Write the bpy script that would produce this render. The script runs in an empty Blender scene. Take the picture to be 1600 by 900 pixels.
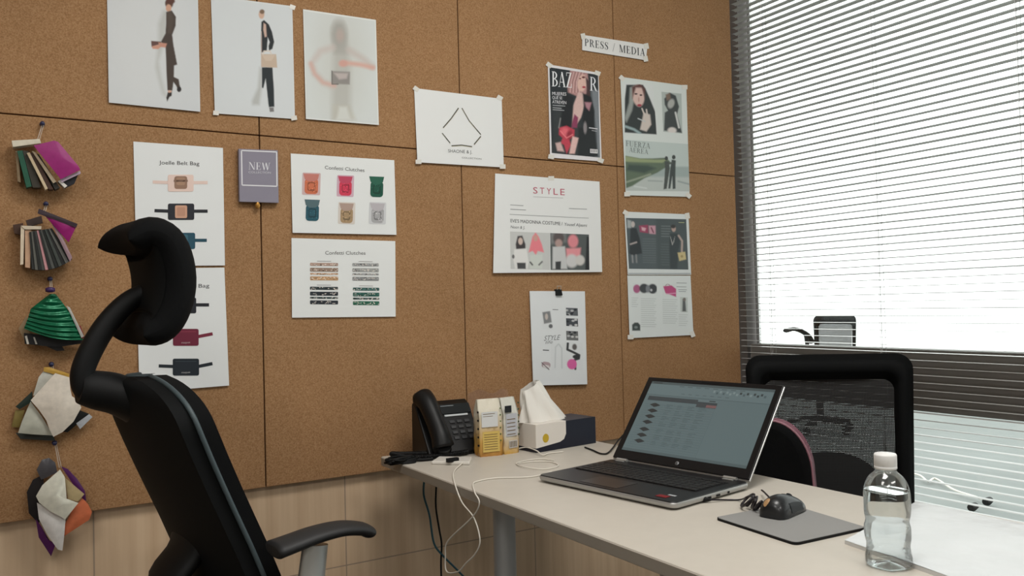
import bpy, math, random
import numpy as np
from mathutils import Vector, Matrix

random.seed(7)
scene = bpy.context.scene
C = scene.collection
PI = math.pi

# ---------------------------------------------------------------- camera, world, lights, exposure
CAM_F, CAM_YAW, CAM_PITCH, CAM_ROLL = 1284.45, 0.5546, 0.0205, -0.0250
CAM = Vector((0.0, 0.0, 1.15))
_fw = Vector((math.sin(CAM_YAW)*math.cos(CAM_PITCH), math.cos(CAM_YAW)*math.cos(CAM_PITCH), math.sin(CAM_PITCH)))
_r0 = Vector((math.cos(CAM_YAW), -math.sin(CAM_YAW), 0)); _u0 = _r0.cross(_fw)
_c, _s = math.cos(CAM_ROLL), math.sin(CAM_ROLL)
RT = _c*_r0 + _s*_u0
UP = -_s*_r0 + _c*_u0
cd = bpy.data.cameras.new('camera'); cam = bpy.data.objects.new('camera', cd); C.objects.link(cam)
cd.sensor_width = 36.0; cd.lens = CAM_F/1600*36.0; cd.clip_start = 0.02; cd.clip_end = 200
m = Matrix((RT, UP, -_fw)).transposed().to_4x4(); m.translation = CAM
cam.matrix_world = m
scene.camera = cam
scene.view_settings.view_transform = 'Standard'
scene.view_settings.look = 'None'
scene.view_settings.gamma = 1.0
scene.view_settings.use_curve_mapping = False
scene.view_settings.exposure = 0.0

w = bpy.data.worlds.new('sky'); scene.world = w; w.use_nodes = True
bg = w.node_tree.nodes['Background']
bg.inputs['Color'].default_value = (0.97, 1.0, 0.985, 1)
bg.inputs['Strength'].default_value = 2.4

def area(name, loc, size, power, col, rot=(0, 0, 0)):
    l = bpy.data.lights.new(name, 'AREA'); l.shape = 'RECTANGLE'; l.size, l.size_y = size
    l.energy = power; l.color = col
    o = bpy.data.objects.new(name, l); C.objects.link(o); o.location = loc; o.rotation_euler = rot
    return o
LAMPS = [((1.0, 0.75), 26), ((-0.95, 0.35), 15), ((1.0, -1.2), 20), ((-0.9, -1.3), 16)]
for (lx, ly), lp in LAMPS:
    area('ceiling_lamp_light', (lx, ly, 2.755), (1.1, 0.5), lp, (1.0, 0.975, 0.94))

# ---------------------------------------------------------------- helpers
def ray(px, py):
    return _fw + RT*((px-800)/CAM_F) - UP*((py-450)/CAM_F)
def at(px, py, ax, val):
    r = ray(px, py); return CAM + r*((val-CAM[ax])/r[ax])
WALLY = 2.165
def wp(px, py, off=0.0):
    "point on the board wall seen at a photo position, then moved straight off the wall"
    p = at(px, py, 1, WALLY); return Vector((p.x, WALLY-off, p.z))
DESK = 0.75
def dp(px, py, z=DESK): return at(px, py, 2, z)

def lin(c):
    c = c/255.0
    return c/12.92 if c <= 0.04045 else ((c+0.055)/1.055)**2.4
def rgb(t): return (lin(t[0]), lin(t[1]), lin(t[2]), 1.0)

def mat(name, col, rough=0.6, metal=0.0, noise=0.0, nscale=60, bump=0.0, bscale=300, spec=0.5, trans=0.0, ior=1.45, alpha=1.0, coat=0.0, sheen=0.0):
    m = bpy.data.materials.new(name); m.use_nodes = True; nt = m.node_tree
    b = nt.nodes['Principled BSDF']
    b.inputs['Base Color'].default_value = rgb(col); b.inputs['Roughness'].default_value = rough
    b.inputs['Metallic'].default_value = metal; b.inputs['Specular IOR Level'].default_value = spec
    b.inputs['Transmission Weight'].default_value = trans; b.inputs['IOR'].default_value = ior
    b.inputs['Alpha'].default_value = alpha; b.inputs['Coat Weight'].default_value = coat
    b.inputs['Sheen Weight'].default_value = sheen
    tc = nt.nodes.new('ShaderNodeTexCoord')
    n = nt.nodes.new('ShaderNodeTexNoise'); n.inputs['Scale'].default_value = nscale; n.inputs['Detail'].default_value = 4
    nt.links.new(tc.outputs['Object'], n.inputs['Vector'])
    if noise > 0:
        r = nt.nodes.new('ShaderNodeValToRGB'); L = rgb(col)
        r.color_ramp.elements[0].position = .3; r.color_ramp.elements[1].position = .7
        r.color_ramp.elements[0].color = (L[0]*(1-noise), L[1]*(1-noise), L[2]*(1-noise), 1)
        r.color_ramp.elements[1].color = (min(1, L[0]*(1+noise)), min(1, L[1]*(1+noise)), min(1, L[2]*(1+noise)), 1)
        nt.links.new(n.outputs['Fac'], r.inputs['Fac']); nt.links.new(r.outputs['Color'], b.inputs['Base Color'])
    if bump > 0:
        n2 = nt.nodes.new('ShaderNodeTexNoise'); n2.inputs['Scale'].default_value = bscale; n2.inputs['Detail'].default_value = 3
        nt.links.new(tc.outputs['Object'], n2.inputs['Vector'])
        bm_ = nt.nodes.new('ShaderNodeBump'); bm_.inputs['Strength'].default_value = bump; bm_.inputs['Distance'].default_value = .002
        nt.links.new(n2.outputs['Fac'], bm_.inputs['Height']); nt.links.new(bm_.outputs['Normal'], b.inputs['Normal'])
    return m

def clear_mat(name, tint, gloss=0.06, rough=0.03):
    m = bpy.data.materials.new(name); m.use_nodes = True; nt = m.node_tree
    nt.nodes.remove(nt.nodes['Principled BSDF']); out = nt.nodes['Material Output']
    t = nt.nodes.new('ShaderNodeBsdfTransparent'); t.inputs[0].default_value = (*tint, 1)
    g = nt.nodes.new('ShaderNodeBsdfGlossy'); g.inputs['Roughness'].default_value = rough
    lw = nt.nodes.new('ShaderNodeLayerWeight'); lw.inputs['Blend'].default_value = 0.25
    mp = nt.nodes.new('ShaderNodeMapRange'); mp.inputs['To Min'].default_value = gloss; mp.inputs['To Max'].default_value = 0.75
    mx = nt.nodes.new('ShaderNodeMixShader')
    nt.links.new(lw.outputs['Fresnel'], mp.inputs['Value']); nt.links.new(mp.outputs['Result'], mx.inputs['Fac'])
    nt.links.new(t.outputs[0], mx.inputs[1]); nt.links.new(g.outputs[0], mx.inputs[2]); nt.links.new(mx.outputs[0], out.inputs['Surface'])
    return m

class MB:
    def __init__(s): s.v = []; s.f = []; s.sm = []
    def add(s, vs, fs, smooth=False):
        k = len(s.v); s.v += [Vector(v) for v in vs]
        for f in fs: s.f.append([i+k for i in f]); s.sm.append(smooth)
        return s
    def box(s, c, size, M=None):
        x, y, z = size[0]/2, size[1]/2, size[2]/2
        vs = [Vector((a*x, b*y, d*z)) for a in (-1, 1) for b in (-1, 1) for d in (-1, 1)]
        if M: vs = [M @ v for v in vs]
        vs = [v+Vector(c) for v in vs]
        return s.add(vs, [(0, 1, 3, 2), (4, 6, 7, 5), (0, 4, 5, 1), (2, 3, 7, 6), (0, 2, 6, 4), (1, 5, 7, 3)])
    def grid(s, rows, cu=False, cv=False, smooth=True, cap=False):
        n = len(rows); k = len(rows[0]); vs = [p for r in rows for p in r]; fs = []
        for i in range(n if cv else n-1):
            for j in range(k if cu else k-1):
                a, b = i, (i+1) % n; c, d = j, (j+1) % k
                fs.append((a*k+c, a*k+d, b*k+d, b*k+c))
        s.add(vs, fs, smooth)
        if cap:
            s.add(rows[0], [tuple(range(k))[::-1]]); s.add(rows[-1], [tuple(range(k))])
        return s
    def tube(s, pts, r, n=10, r2=None, side=None, cap=True):
        pts = [Vector(p) for p in pts]; rows = []
        N = len(pts); u = None
        for i, p in enumerate(pts):
            t = (pts[min(i+1, N-1)]-pts[max(i-1, 0)]).normalized()
            if side is not None: a = (Vector(side)-t*Vector(side).dot(t)).normalized()
            elif u is None:
                a = t.orthogonal().normalized()
            else: a = (u-t*u.dot(t)).normalized()
            u = a; b = t.cross(a)
            ra = r[i] if isinstance(r, (list, tuple)) else r
            rb = (r2[i] if isinstance(r2, (list, tuple)) else r2) if r2 is not None else ra
            rows.append([p+a*(ra*math.cos(2*PI*j/n))+b*(rb*math.sin(2*PI*j/n)) for j in range(n)])
        return s.grid(rows, cu=True, cap=cap)
    def lathe(s, prof, c=(0, 0, 0), n=32, cap=True):
        rows = [[Vector((c[0]+r*math.cos(2*PI*j/n), c[1]+r*math.sin(2*PI*j/n), c[2]+z)) for j in range(n)] for r, z in prof]
        return s.grid(rows, cu=True, cap=cap)
    def prism(s, pts, d):
        "solid from a flat outline pushed along the vector d"
        k = len(pts); d = Vector(d); a = [Vector(p) for p in pts]; b = [p+d for p in a]
        return s.add(a+b, [tuple(range(k)), tuple(range(2*k-1, k-1, -1))]+[(i, i+k, (i+1) % k+k, (i+1) % k) for i in range(k)])
    def build(s, name, m, parent=None, bevel=0, seg=2, subsurf=0):
        me = bpy.data.meshes.new(name); me.from_pydata([tuple(v) for v in s.v], [], s.f)
        me.polygons.foreach_set('use_smooth', s.sm); me.materials.append(m); me.update()
        import bmesh
        bm = bmesh.new(); bm.from_mesh(me); bmesh.ops.recalc_face_normals(bm, faces=bm.faces); bm.to_mesh(me); bm.free()
        o = bpy.data.objects.new(name, me); C.objects.link(o)
        if parent: o.parent = parent
        if bevel:
            b = o.modifiers.new('bevel', 'BEVEL'); b.width = bevel; b.segments = seg; b.limit_method = 'ANGLE'; b.angle_limit = math.radians(40)
            b.harden_normals = False
        if subsurf:
            b = o.modifiers.new('sub', 'SUBSURF'); b.levels = subsurf; b.render_levels = subsurf
        return o

def spline(pts, n=8):
    P = [Vector(p) for p in pts]; out = []
    for i in range(len(P)-1):
        a, b, c, d = P[max(i-1, 0)], P[i], P[i+1], P[min(i+2, len(P)-1)]
        for k in range(n):
            t = k/n
            out.append(.5*((2*b)+(c-a)*t+(2*a-5*b+4*c-d)*t*t+(3*b-a-3*c+d)*t**3))
    return out+[P[-1]]

def tag(o, label, cat, group=None):
    o['label'] = label; o['category'] = cat
    if group: o['group'] = group
    return o
def thing(name, label, cat, loc=(0, 0, 0), rz=0, group=None):
    o = bpy.data.objects.new(name, None); C.objects.link(o); o.location = loc; o.rotation_euler = (0, 0, rz)
    o.empty_display_size = .1
    return tag(o, label, cat, group)
def structure(o): o['kind'] = 'structure'; return o
def copy_tree(o, parent=None):
    c = o.copy(); C.objects.link(c)
    if parent: c.parent = parent; c.matrix_parent_inverse = o.matrix_parent_inverse
    for ch in [x for x in list(bpy.data.objects) if x.parent == o]: copy_tree(ch, c)
    return c

# ---------------------------------------------------------------- materials
def cork_mat():
    m = bpy.data.materials.new('cork'); m.use_nodes = True; nt = m.node_tree; b = nt.nodes['Principled BSDF']
    g = nt.nodes.new('ShaderNodeNewGeometry')
    n1 = nt.nodes.new('ShaderNodeTexNoise'); n1.inputs['Scale'].default_value = 330; n1.inputs['Detail'].default_value = 5; n1.inputs['Roughness'].default_value = .7
    n2 = nt.nodes.new('ShaderNodeTexNoise'); n2.inputs['Scale'].default_value = 5; n2.inputs['Detail'].default_value = 3
    for n in (n1, n2): nt.links.new(g.outputs['Position'], n.inputs['Vector'])
    r = nt.nodes.new('ShaderNodeValToRGB')
    r.color_ramp.elements[0].position = .30; r.color_ramp.elements[0].color = rgb((134, 97, 64))
    r.color_ramp.elements[1].position = .72; r.color_ramp.elements[1].color = rgb((190, 153, 114))
    e = r.color_ramp.elements.new(.5); e.color = rgb((166, 126, 87))
    nt.links.new(n1.outputs['Fac'], r.inputs['Fac'])
    mx = nt.nodes.new('ShaderNodeMix'); mx.data_type = 'RGBA'; mx.blend_type = 'MULTIPLY'; mx.inputs['Factor'].default_value = .22
    nt.links.new(r.outputs['Color'], mx.inputs[6]); nt.links.new(n2.outputs['Fac'], mx.inputs[7]); nt.links.new(mx.outputs[2], b.inputs['Base Color'])
    bm_ = nt.nodes.new('ShaderNodeBump'); bm_.inputs['Strength'].default_value = .2; bm_.inputs['Distance'].default_value = .001
    nt.links.new(n1.outputs['Fac'], bm_.inputs['Height']); nt.links.new(bm_.outputs['Normal'], b.inputs['Normal'])
    b.inputs['Roughness'].default_value = .85; b.inputs['Specular IOR Level'].default_value = .25
    return m
M_CORK = cork_mat()

def laminate_mat():
    "wood look wall tiles 0.6 x 0.2 m with faint joints"
    m = bpy.data.materials.new('wood_look_tile'); m.use_nodes = True; nt = m.node_tree; b = nt.nodes['Principled BSDF']
    g = nt.nodes.new('ShaderNodeNewGeometry'); sp = nt.nodes.new('ShaderNodeSeparateXYZ'); nt.links.new(g.outputs['Position'], sp.inputs[0])
    mp = nt.nodes.new('ShaderNodeMapping'); mp.inputs['Scale'].default_value = (38, 38, 1.6)
    n = nt.nodes.new('ShaderNodeTexNoise'); n.inputs['Scale'].default_value = 1.0; n.inputs['Detail'].default_value = 5
    nt.links.new(g.outputs['Position'], mp.inputs['Vector']); nt.links.new(mp.outputs[0], n.inputs['Vector'])
    r = nt.nodes.new('ShaderNodeValToRGB')
    r.color_ramp.elements[0].position = .3; r.color_ramp.elements[0].color = rgb((194, 165, 134))
    r.color_ramp.elements[1].position = .75; r.color_ramp.elements[1].color = rgb((218, 192, 161))
    nt.links.new(n.outputs['Fac'], r.inputs['Fac'])
    def joint(sock, period, off, wid):
        a = nt.nodes.new('ShaderNodeMath'); a.operation = 'ADD'; a.inputs[1].default_value = off; nt.links.new(sock, a.inputs[0])
        d = nt.nodes.new('ShaderNodeMath'); d.operation = 'PINGPONG'; d.inputs[1].default_value = period/2; nt.links.new(a.outputs[0], d.inputs[0])
        l = nt.nodes.new('ShaderNodeMath'); l.operation = 'LESS_THAN'; l.inputs[1].default_value = wid; nt.links.new(d.outputs[0], l.inputs[0]); return l.outputs[0]
    j1 = joint(sp.outputs['X'], .62, -.796+6.2, .0016); j2 = joint(sp.outputs['Z'], .30, -.445+3.0, .0016)
    mxx = nt.nodes.new('ShaderNodeMath'); mxx.operation = 'MAXIMUM'; nt.links.new(j1, mxx.inputs[0]); nt.links.new(j2, mxx.inputs[1])
    mx = nt.nodes.new('ShaderNodeMix'); mx.data_type = 'RGBA'; mx.inputs[7].default_value = rgb((154, 136, 118))
    nt.links.new(mxx.outputs[0], mx.inputs[0]); nt.links.new(r.outputs['Color'], mx.inputs[6]); nt.links.new(mx.outputs[2], b.inputs['Base Color'])
    b.inputs['Roughness'].default_value = .4
    return m
M_TILE = laminate_mat()
M_WHITEWALL = mat('painted_wall', (205, 200, 192), .9, bump=.1)
M_CEIL = mat('ceiling_board', (220, 218, 212), .9, bump=.15)
M_FLOOR = mat('grey_carpet', (112, 106, 100), .95, noise=.2, nscale=200)
M_OUTFLOOR = mat('grey_terrace_paving', (126, 130, 128), .8, noise=.06, nscale=2)
M_FRAME = mat('dark_window_frame', (108, 103, 99), .5)
M_GLASS = clear_mat('window_glass', (.97, .99, .98), .02)
M_SLAT = mat('blind_aluminium', (190, 191, 188), .24, ior=1.9)
M_CORD = mat('blind_cord', (205, 205, 205), .7)
M_BLACK = mat('black_plastic', (10, 11, 12), .6, bump=.05, spec=.3)
M_SHELL = mat('matt_black_shell', (8, 10, 11), .75, spec=.2)
M_FABRIC = mat('black_fabric', (8, 9, 10), .9, bump=.3, bscale=900, spec=.2)
M_TRIM = mat('grey_piping', (66, 78, 82), .5)
M_SILVER = mat('silver_metal', (190, 192, 190), .35, metal=.7)
M_DESK = mat('cream_laminate', (193, 187, 176), .42, noise=.02, nscale=30)
M_DESKEDGE = mat('desk_edge_band', (150, 143, 132), .5)
M_LEG = mat('painted_steel_leg', (196, 199, 200), .35, metal=.3)
M_PAPERW = mat('paper', (228, 230, 230), .75)
M_TAPE = mat('clear_tape', (222, 220, 212), .25)
M_PIN = mat('blue_pin', (40, 42, 74), .3)
M_THREAD = mat('grey_thread', (190, 178, 165), .6)

# ---------------------------------------------------------------- room shell
WX = 2.336      # right end of the board wall, where the window starts
ZC, ZS = 0.693, 1.610
def sbox(name, a, b, m):
    a, b = Vector(a), Vector(b)
    return structure(MB().box((a+b)/2, b-a).build(name, m))
sbox('floor', (-3.0, -3.5, -.1), (2.5, 2.4, 0), M_FLOOR)
sbox('ceiling', (-3.0, -3.5, 2.8), (2.5, 2.4, 2.9), M_CEIL)
sbox('wall_front', (-3.0, 2.1865, 0), (WX, 2.40, 2.8), M_TILE)
sbox('wall_left', (-3.1, -3.5, 0), (-3.0, 2.4, 2.8), M_WHITEWALL)
sbox('wall_back', (-3.0, -3.6, 0), (2.5, -3.5, 2.8), M_WHITEWALL)
sbox('wall_right', (2.38, -3.5, 0), (2.48, -1.3, 2.8), M_WHITEWALL)
sbox('trim_1', (2.39, -1.3, 2.62), (2.48, 2.4, 2.8), M_WHITEWALL)
sbox('trim_2', (2.39, -1.3, 0.0), (2.48, 2.4, 0.12), M_FRAME)
# window with frame, transom and panes
win = structure(bpy.data.objects.new('window_1', None)); C.objects.link(win)
f = MB()
f.box((2.44, 2.296, 1.37), (.07, .205, 2.5)); f.build('window_frame_post', M_FRAME, win)
MB().box((2.44, .44, .885), (.07, 3.48, .19)).build('window_transom', mat('grey_transom', (140, 136, 132), .5), win, bevel=.004)
MB().box((2.44, .45, 2.58), (.07, 3.46, .08)).build('window_head', M_FRAME, win)
MB().box((2.44, .45, .16), (.07, 3.46, .08)).build('window_bottom_rail', M_FRAME, win)
MB().box((2.44, -.75, 1.37), (.07, .06, 2.34)).build('window_mullion', M_FRAME, win)
MB().box((2.446, 2.172, 1.76), (.02, .003, 1.56)).build('window_bead', M_FRAME, win)
MB().box((2.45, .45, 1.76), (.006, 3.44, 1.56)).build('upper_pane', M_GLASS, win)
MB().box((2.45, .45, .495), (.006, 3.44, .59)).build('lower_pane', M_GLASS, win)

# cork boards
PW = .598; X0 = .5752
xs = [X0-2*PW-.6, X0-2*PW, X0-PW, X0, X0+PW, X0+2*PW, WX]
names = ['second from the left edge', 'left end', 'behind the swatches', 'over the logo sheet', 'around the magazine cover', 'beside the window blind']
low = {0: 'lower cork wall panel far to the left of the swatch bundles', 1: 'lower cork wall panel just left of the swatch bundles',
       2: 'lower cork wall panel holding the hanging swatch bundles and belt bag sheets', 3: 'lower cork wall panel holding the two confetti clutch sheets',
       4: 'lower cork wall panel behind the desk phone and the style article', 5: 'lower cork wall panel between laptop and window blind'}
upp = {0: 'upper cork wall panel far to the left of the fashion photo prints', 1: 'upper cork wall panel just left of the fashion photo prints',
       2: 'upper cork wall panel behind the brown coat photo print', 3: 'upper cork wall panel behind the blurred figure print',
       4: 'upper cork wall panel behind the fashion magazine cover', 5: 'upper cork wall panel touching the window blind'}
for i in range(6):
    a, b = xs[i]+.0015, xs[i+1]-.0015
    for zz, lab in (((ZC, ZS-.0015), low[i]), ((ZS+.0015, 2.6), upp[i])):
        o = MB().box(((a+b)/2, WALLY+.0015+.0095, (zz[0]+zz[1])/2), (b-a, .019, zz[1]-zz[0])).build('cork_panel', M_CORK, bevel=.0015)
        o.location = (0, -.0015, 0)
        tag(o, lab, 'wall panel', 'cork panels on the wall')
sbox('trim_3', (-3.0, 2.1852, ZC+.004), (WX, 2.1862, 2.60), M_BLACK)
sbox('trim_4', (WX, 2.176, 0), (WX+.004, 2.40, 2.8), M_CORK)

# ceiling lamps
M_DIFF = bpy.data.materials.new('lamp_diffuser'); M_DIFF.use_nodes = True
_b = M_DIFF.node_tree.nodes['Principled BSDF']; _b.inputs['Emission Color'].default_value = (1, .96, .9, 1); _b.inputs['Emission Strength'].default_value = 2.0
for k, ((lx, ly), lp) in enumerate(LAMPS):
    t = thing('ceiling_lamp', ['flat ceiling lamp over the desk', 'flat ceiling lamp over the left aisle', 'flat ceiling lamp behind the camera by the window', 'flat ceiling lamp behind the camera on the left'][k], 'lamp', (lx, ly, 2.8), 0, 'flat ceiling lamps')
    MB().box((0, 0, -.015), (1.2, .6, .03)).build('lamp_housing', M_SILVER, t, bevel=.003)
    MB().box((0, 0, -.032), (1.14, .54, .006)).build('diffuser', M_DIFF, t)

# ---------------------------------------------------------------- outside
structure(MB().box((7.6, 6, -.06), (10, 60, .1)).build('floor_outside', M_OUTFLOOR))

# ---------------------------------------------------------------- venetian blind
blind = thing('venetian_blind', 'grey horizontal slat blind hanging in front of the window', 'blind', (WX+.024, .8, 2.55))
BY0, BY1 = -.75-.8, 2.172-.8
s = MB(); nsl = 100; pitch = .0226
for k in range(nsl):
    z = -.04-k*pitch; dj = random.uniform(-.0006, .0006); tl = math.radians(-3.0+random.uniform(-1.5, 1.5))
    rows = []
    for yy in (BY0, (BY0+BY1)/2, BY1):
        row = []
        for j in range(5):
            a = (j-2)/2; x = a*.0135
            hz = .0022*(1-a*a)
            row.append(Vector((x*math.cos(tl)-hz*math.sin(tl), yy, z+dj+x*math.sin(tl)+hz*math.cos(tl))))
        rows.append(row)
    s.grid(rows)
s.build('slats', M_SLAT, blind)
MB().box((0, (BY0+BY1)/2, -.01), (.026, BY1-BY0, .028)).build('head_rail', M_SLAT, blind, bevel=.002)
MB().box((0, (BY0+BY1)/2, -.05-nsl*pitch), (.024, BY1-BY0, .012)).build('bottom_rail', M_SLAT, blind, bevel=.002)
for yc in (2.030, 1.594, 1.157, .60, .05):
    c = MB(); zb = -.05-nsl*pitch
    for dx in (-.0135, .0135):
        c.tube([(dx, yc-.8, 0), (dx, yc-.8, zb)], .0007, 5)
    for k in range(nsl):
        z = -.042-k*pitch; c.tube([(-.0135, yc-.8, z), (.0135, yc-.8, z)], .0005, 4, cap=False)
    c.tube([(0, yc-.8+.004, 0), (0, yc-.8+.004, zb)], .0009, 5)
    c.build('ladder_cord', M_CORD, blind)

# ---------------------------------------------------------------- printed sheets
def print_mat(name, rough):
    m = bpy.data.materials.new(name); m.use_nodes = True; nt = m.node_tree; b = nt.nodes['Principled BSDF']
    a = nt.nodes.new('ShaderNodeAttribute'); a.attribute_name = 'ink'
    nt.links.new(a.outputs['Color'], b.inputs['Base Color'])
    tc = nt.nodes.new('ShaderNodeTexCoord'); n = nt.nodes.new('ShaderNodeTexNoise'); n.inputs['Scale'].default_value = 7
    bp = nt.nodes.new('ShaderNodeBump'); bp.inputs['Strength'].default_value = .25; bp.inputs['Distance'].default_value = .01
    nt.links.new(tc.outputs['Object'], n.inputs['Vector']); nt.links.new(n.outputs['Fac'], bp.inputs['Height']); nt.links.new(bp.outputs['Normal'], b.inputs['Normal'])
    b.inputs['Roughness'].default_value = rough; b.inputs['Specular IOR Level'].default_value = .35
    return m
M_PRINT = print_mat('printed_paper', .6)
M_PRINTG = print_mat('glossy_print', .35)

_glyphs = {}
def text_geo(t):
    if t in _glyphs: return _glyphs[t]
    cu = bpy.data.curves.new('t', 'FONT'); cu.body = t; cu.size = 1.0; cu.resolution_u = 3
    o = bpy.data.objects.new('t', cu); C.objects.link(o)
    dg = bpy.context.evaluated_depsgraph_get(); me = bpy.data.meshes.new_from_object(o.evaluated_get(dg))
    vs = [(v.co.x, v.co.y) for v in me.vertices]; fs = [tuple(p.vertices) for p in me.polygons]
    bpy.data.objects.remove(o); bpy.data.curves.remove(cu); bpy.data.meshes.remove(me)
    x0 = min(v[0] for v in vs); x1 = max(v[0] for v in vs); k = 1/.70
    _glyphs[t] = ([((x-x0)/(x1-x0), y*k) for x, y in vs], fs); return _glyphs[t]

# a small high-contrast serif alphabet, capitals only: lists of outlines in a box of height 1
def _st(x0, y0, x1, y1, wd): return [(x0-wd/2, y0), (x0+wd/2, y0), (x1+wd/2, y1), (x1-wd/2, y1)]
def _hb(x0, x1, y, t=.045): return [(x0, y), (x1, y), (x1, y+t), (x0, y+t)]
def _bowl(x, y0, y1, rx, th=.15, tn=.04, n=10):
    cy, ry = (y0+y1)/2, (y1-y0)/2
    o = [(x+rx*math.cos(a), cy+ry*math.sin(a)) for a in [PI/2-PI*k/n for k in range(n+1)]]
    i = [(x+(rx-th)*math.cos(a), cy+(ry-tn)*math.sin(a)) for a in [PI/2-PI*k/n for k in range(n+1)]]
    return [[o[k], o[k+1], i[k+1], i[k]] for k in range(n)]
def _ser(x, y, wd=.3): return _hb(x-wd/2, x+wd/2, y, .035)
def _curve(pts, ws):
    out = []; N = len(pts); L = []; R_ = []
    for i, (x, y) in enumerate(pts):
        a, b = pts[max(i-1, 0)], pts[min(i+1, N-1)]; dx, dy = b[0]-a[0], b[1]-a[1]; l = math.hypot(dx, dy)
        L.append((x-dy/l*ws[i]/2, y+dx/l*ws[i]/2)); R_.append((x+dy/l*ws[i]/2, y-dx/l*ws[i]/2))
    return [[L[i], L[i+1], R_[i+1], R_[i]] for i in range(N-1)]
TK, TN = .15, .045
SER = {
 'P': (.70, [_st(.17, 0, .17, 1, TK), _ser(.17, 0), _hb(.02, .3, .965, .035)]+_bowl(.24, .45, 1, .40)),
 'R': (.82, [_st(.17, 0, .17, 1, TK), _ser(.17, 0), _hb(.02, .3, .965, .035), _st(.68, 0, .38, .5, TK), _hb(.6, .82, 0, .035)]+_bowl(.24, .45, 1, .38)),
 'B': (.74, [_st(.17, 0, .17, 1, TK), _hb(.02, .3, 0, .035), _hb(.02, .3, .965, .035)]+_bowl(.24, .5, 1, .36)+_bowl(.24, 0, .53, .42)),
 'D': (.86, [_st(.17, 0, .17, 1, TK), _hb(.02, .3, 0, .035), _hb(.02, .3, .965, .035)]+_bowl(.26, 0, 1, .54)),
 'E': (.70, [_st(.17, 0, .17, 1, TK), _hb(.02, .62, 0), _hb(.02, .6, .955), _hb(.17, .46, .48), _st(.62, 0, .62, .26, TN), _st(.59, .76, .59, 1, TN), _st(.46, .38, .46, .62, TN)]),
 'F': (.66, [_st(.17, 0, .17, 1, TK), _ser(.17, 0), _hb(.02, .6, .955), _hb(.17, .46, .48), _st(.59, .74, .59, 1, TN), _st(.46, .38, .46, .62, TN)]),
 'L': (.66, [_st(.17, 0, .17, 1, TK), _ser(.17, .965), _hb(.02, .6, 0), _st(.6, 0, .6, .28, TN)]),
 'I': (.36, [_st(.17, 0, .17, 1, TK), _ser(.17, 0), _ser(.17, .965)]),
 'M': (1.06, [_st(.14, 0, .14, 1, TN), _st(.50, 0, .18, 1, TK), _st(.50, 0, .86, 1, TN), _st(.88, 0, .88, 1, TK), _ser(.14, 0, .24), _ser(.88, 0), _hb(.02, .2, .965, .035), _hb(.84, 1.02, .965, .035)]),
 'N': (.94, [_st(.14, 0, .14, 1, TN), _st(.76, 0, .18, 1, TK), _st(.80, 0, .80, 1, TN), _ser(.14, 0, .24), _hb(.02, .22, .965, .035), _ser(.8, .965, .24)]),
 'A': (.84, [_st(.10, 0, .40, 1, TN), _st(.68, 0, .40, 1, TK), _hb(.2, .58, .3, .04), _ser(.1, 0, .22), _ser(.68, 0)]),
 'W': (1.2, [_st(.36, 0, .14, 1, TK), _st(.36, 0, .58, 1, TN), _st(.82, 0, .60, 1, TK), _st(.82, 0, 1.06, 1, TN), _ser(.14, .965), _ser(.6, .965), _ser(1.06, .965, .24)]),
 'Z': (.72, [_st(.14, 0, .56, 1, TK), _hb(.05, .66, 0), _hb(.08, .64, .955), _st(.64, 0, .64, .26, TN), _st(.09, .76, .09, 1, TN)]),
 'U': (.88, [_st(.17, .25, .17, 1, TK), _st(.70, .25, .70, 1, TN), _ser(.17, .965), _ser(.7, .965, .24)]+_curve([(.17, .26), (.2, .1), (.32, .02), (.5, .02), (.65, .1), (.70, .26)], [.15, .13, .06, .045, .045, .045])),
 'S': (.62, _curve([(.53, .70), (.50, .88), (.36, .975), (.2, .95), (.11, .8), (.16, .64), (.32, .52), (.47, .38), (.51, .2), (.42, .06), (.27, .02), (.12, .08), (.08, .30)], [.04, .04, .04, .07, .13, .15, .16, .16, .13, .07, .04, .04, .04])+[_st(.53, .68, .53, 1, .04), _st(.08, 0, .08, .32, .04)]),
 '/': (.5, [_st(.08, -.1, .42, 1.05, .04)]), ' ': (.42, []),
}

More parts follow.
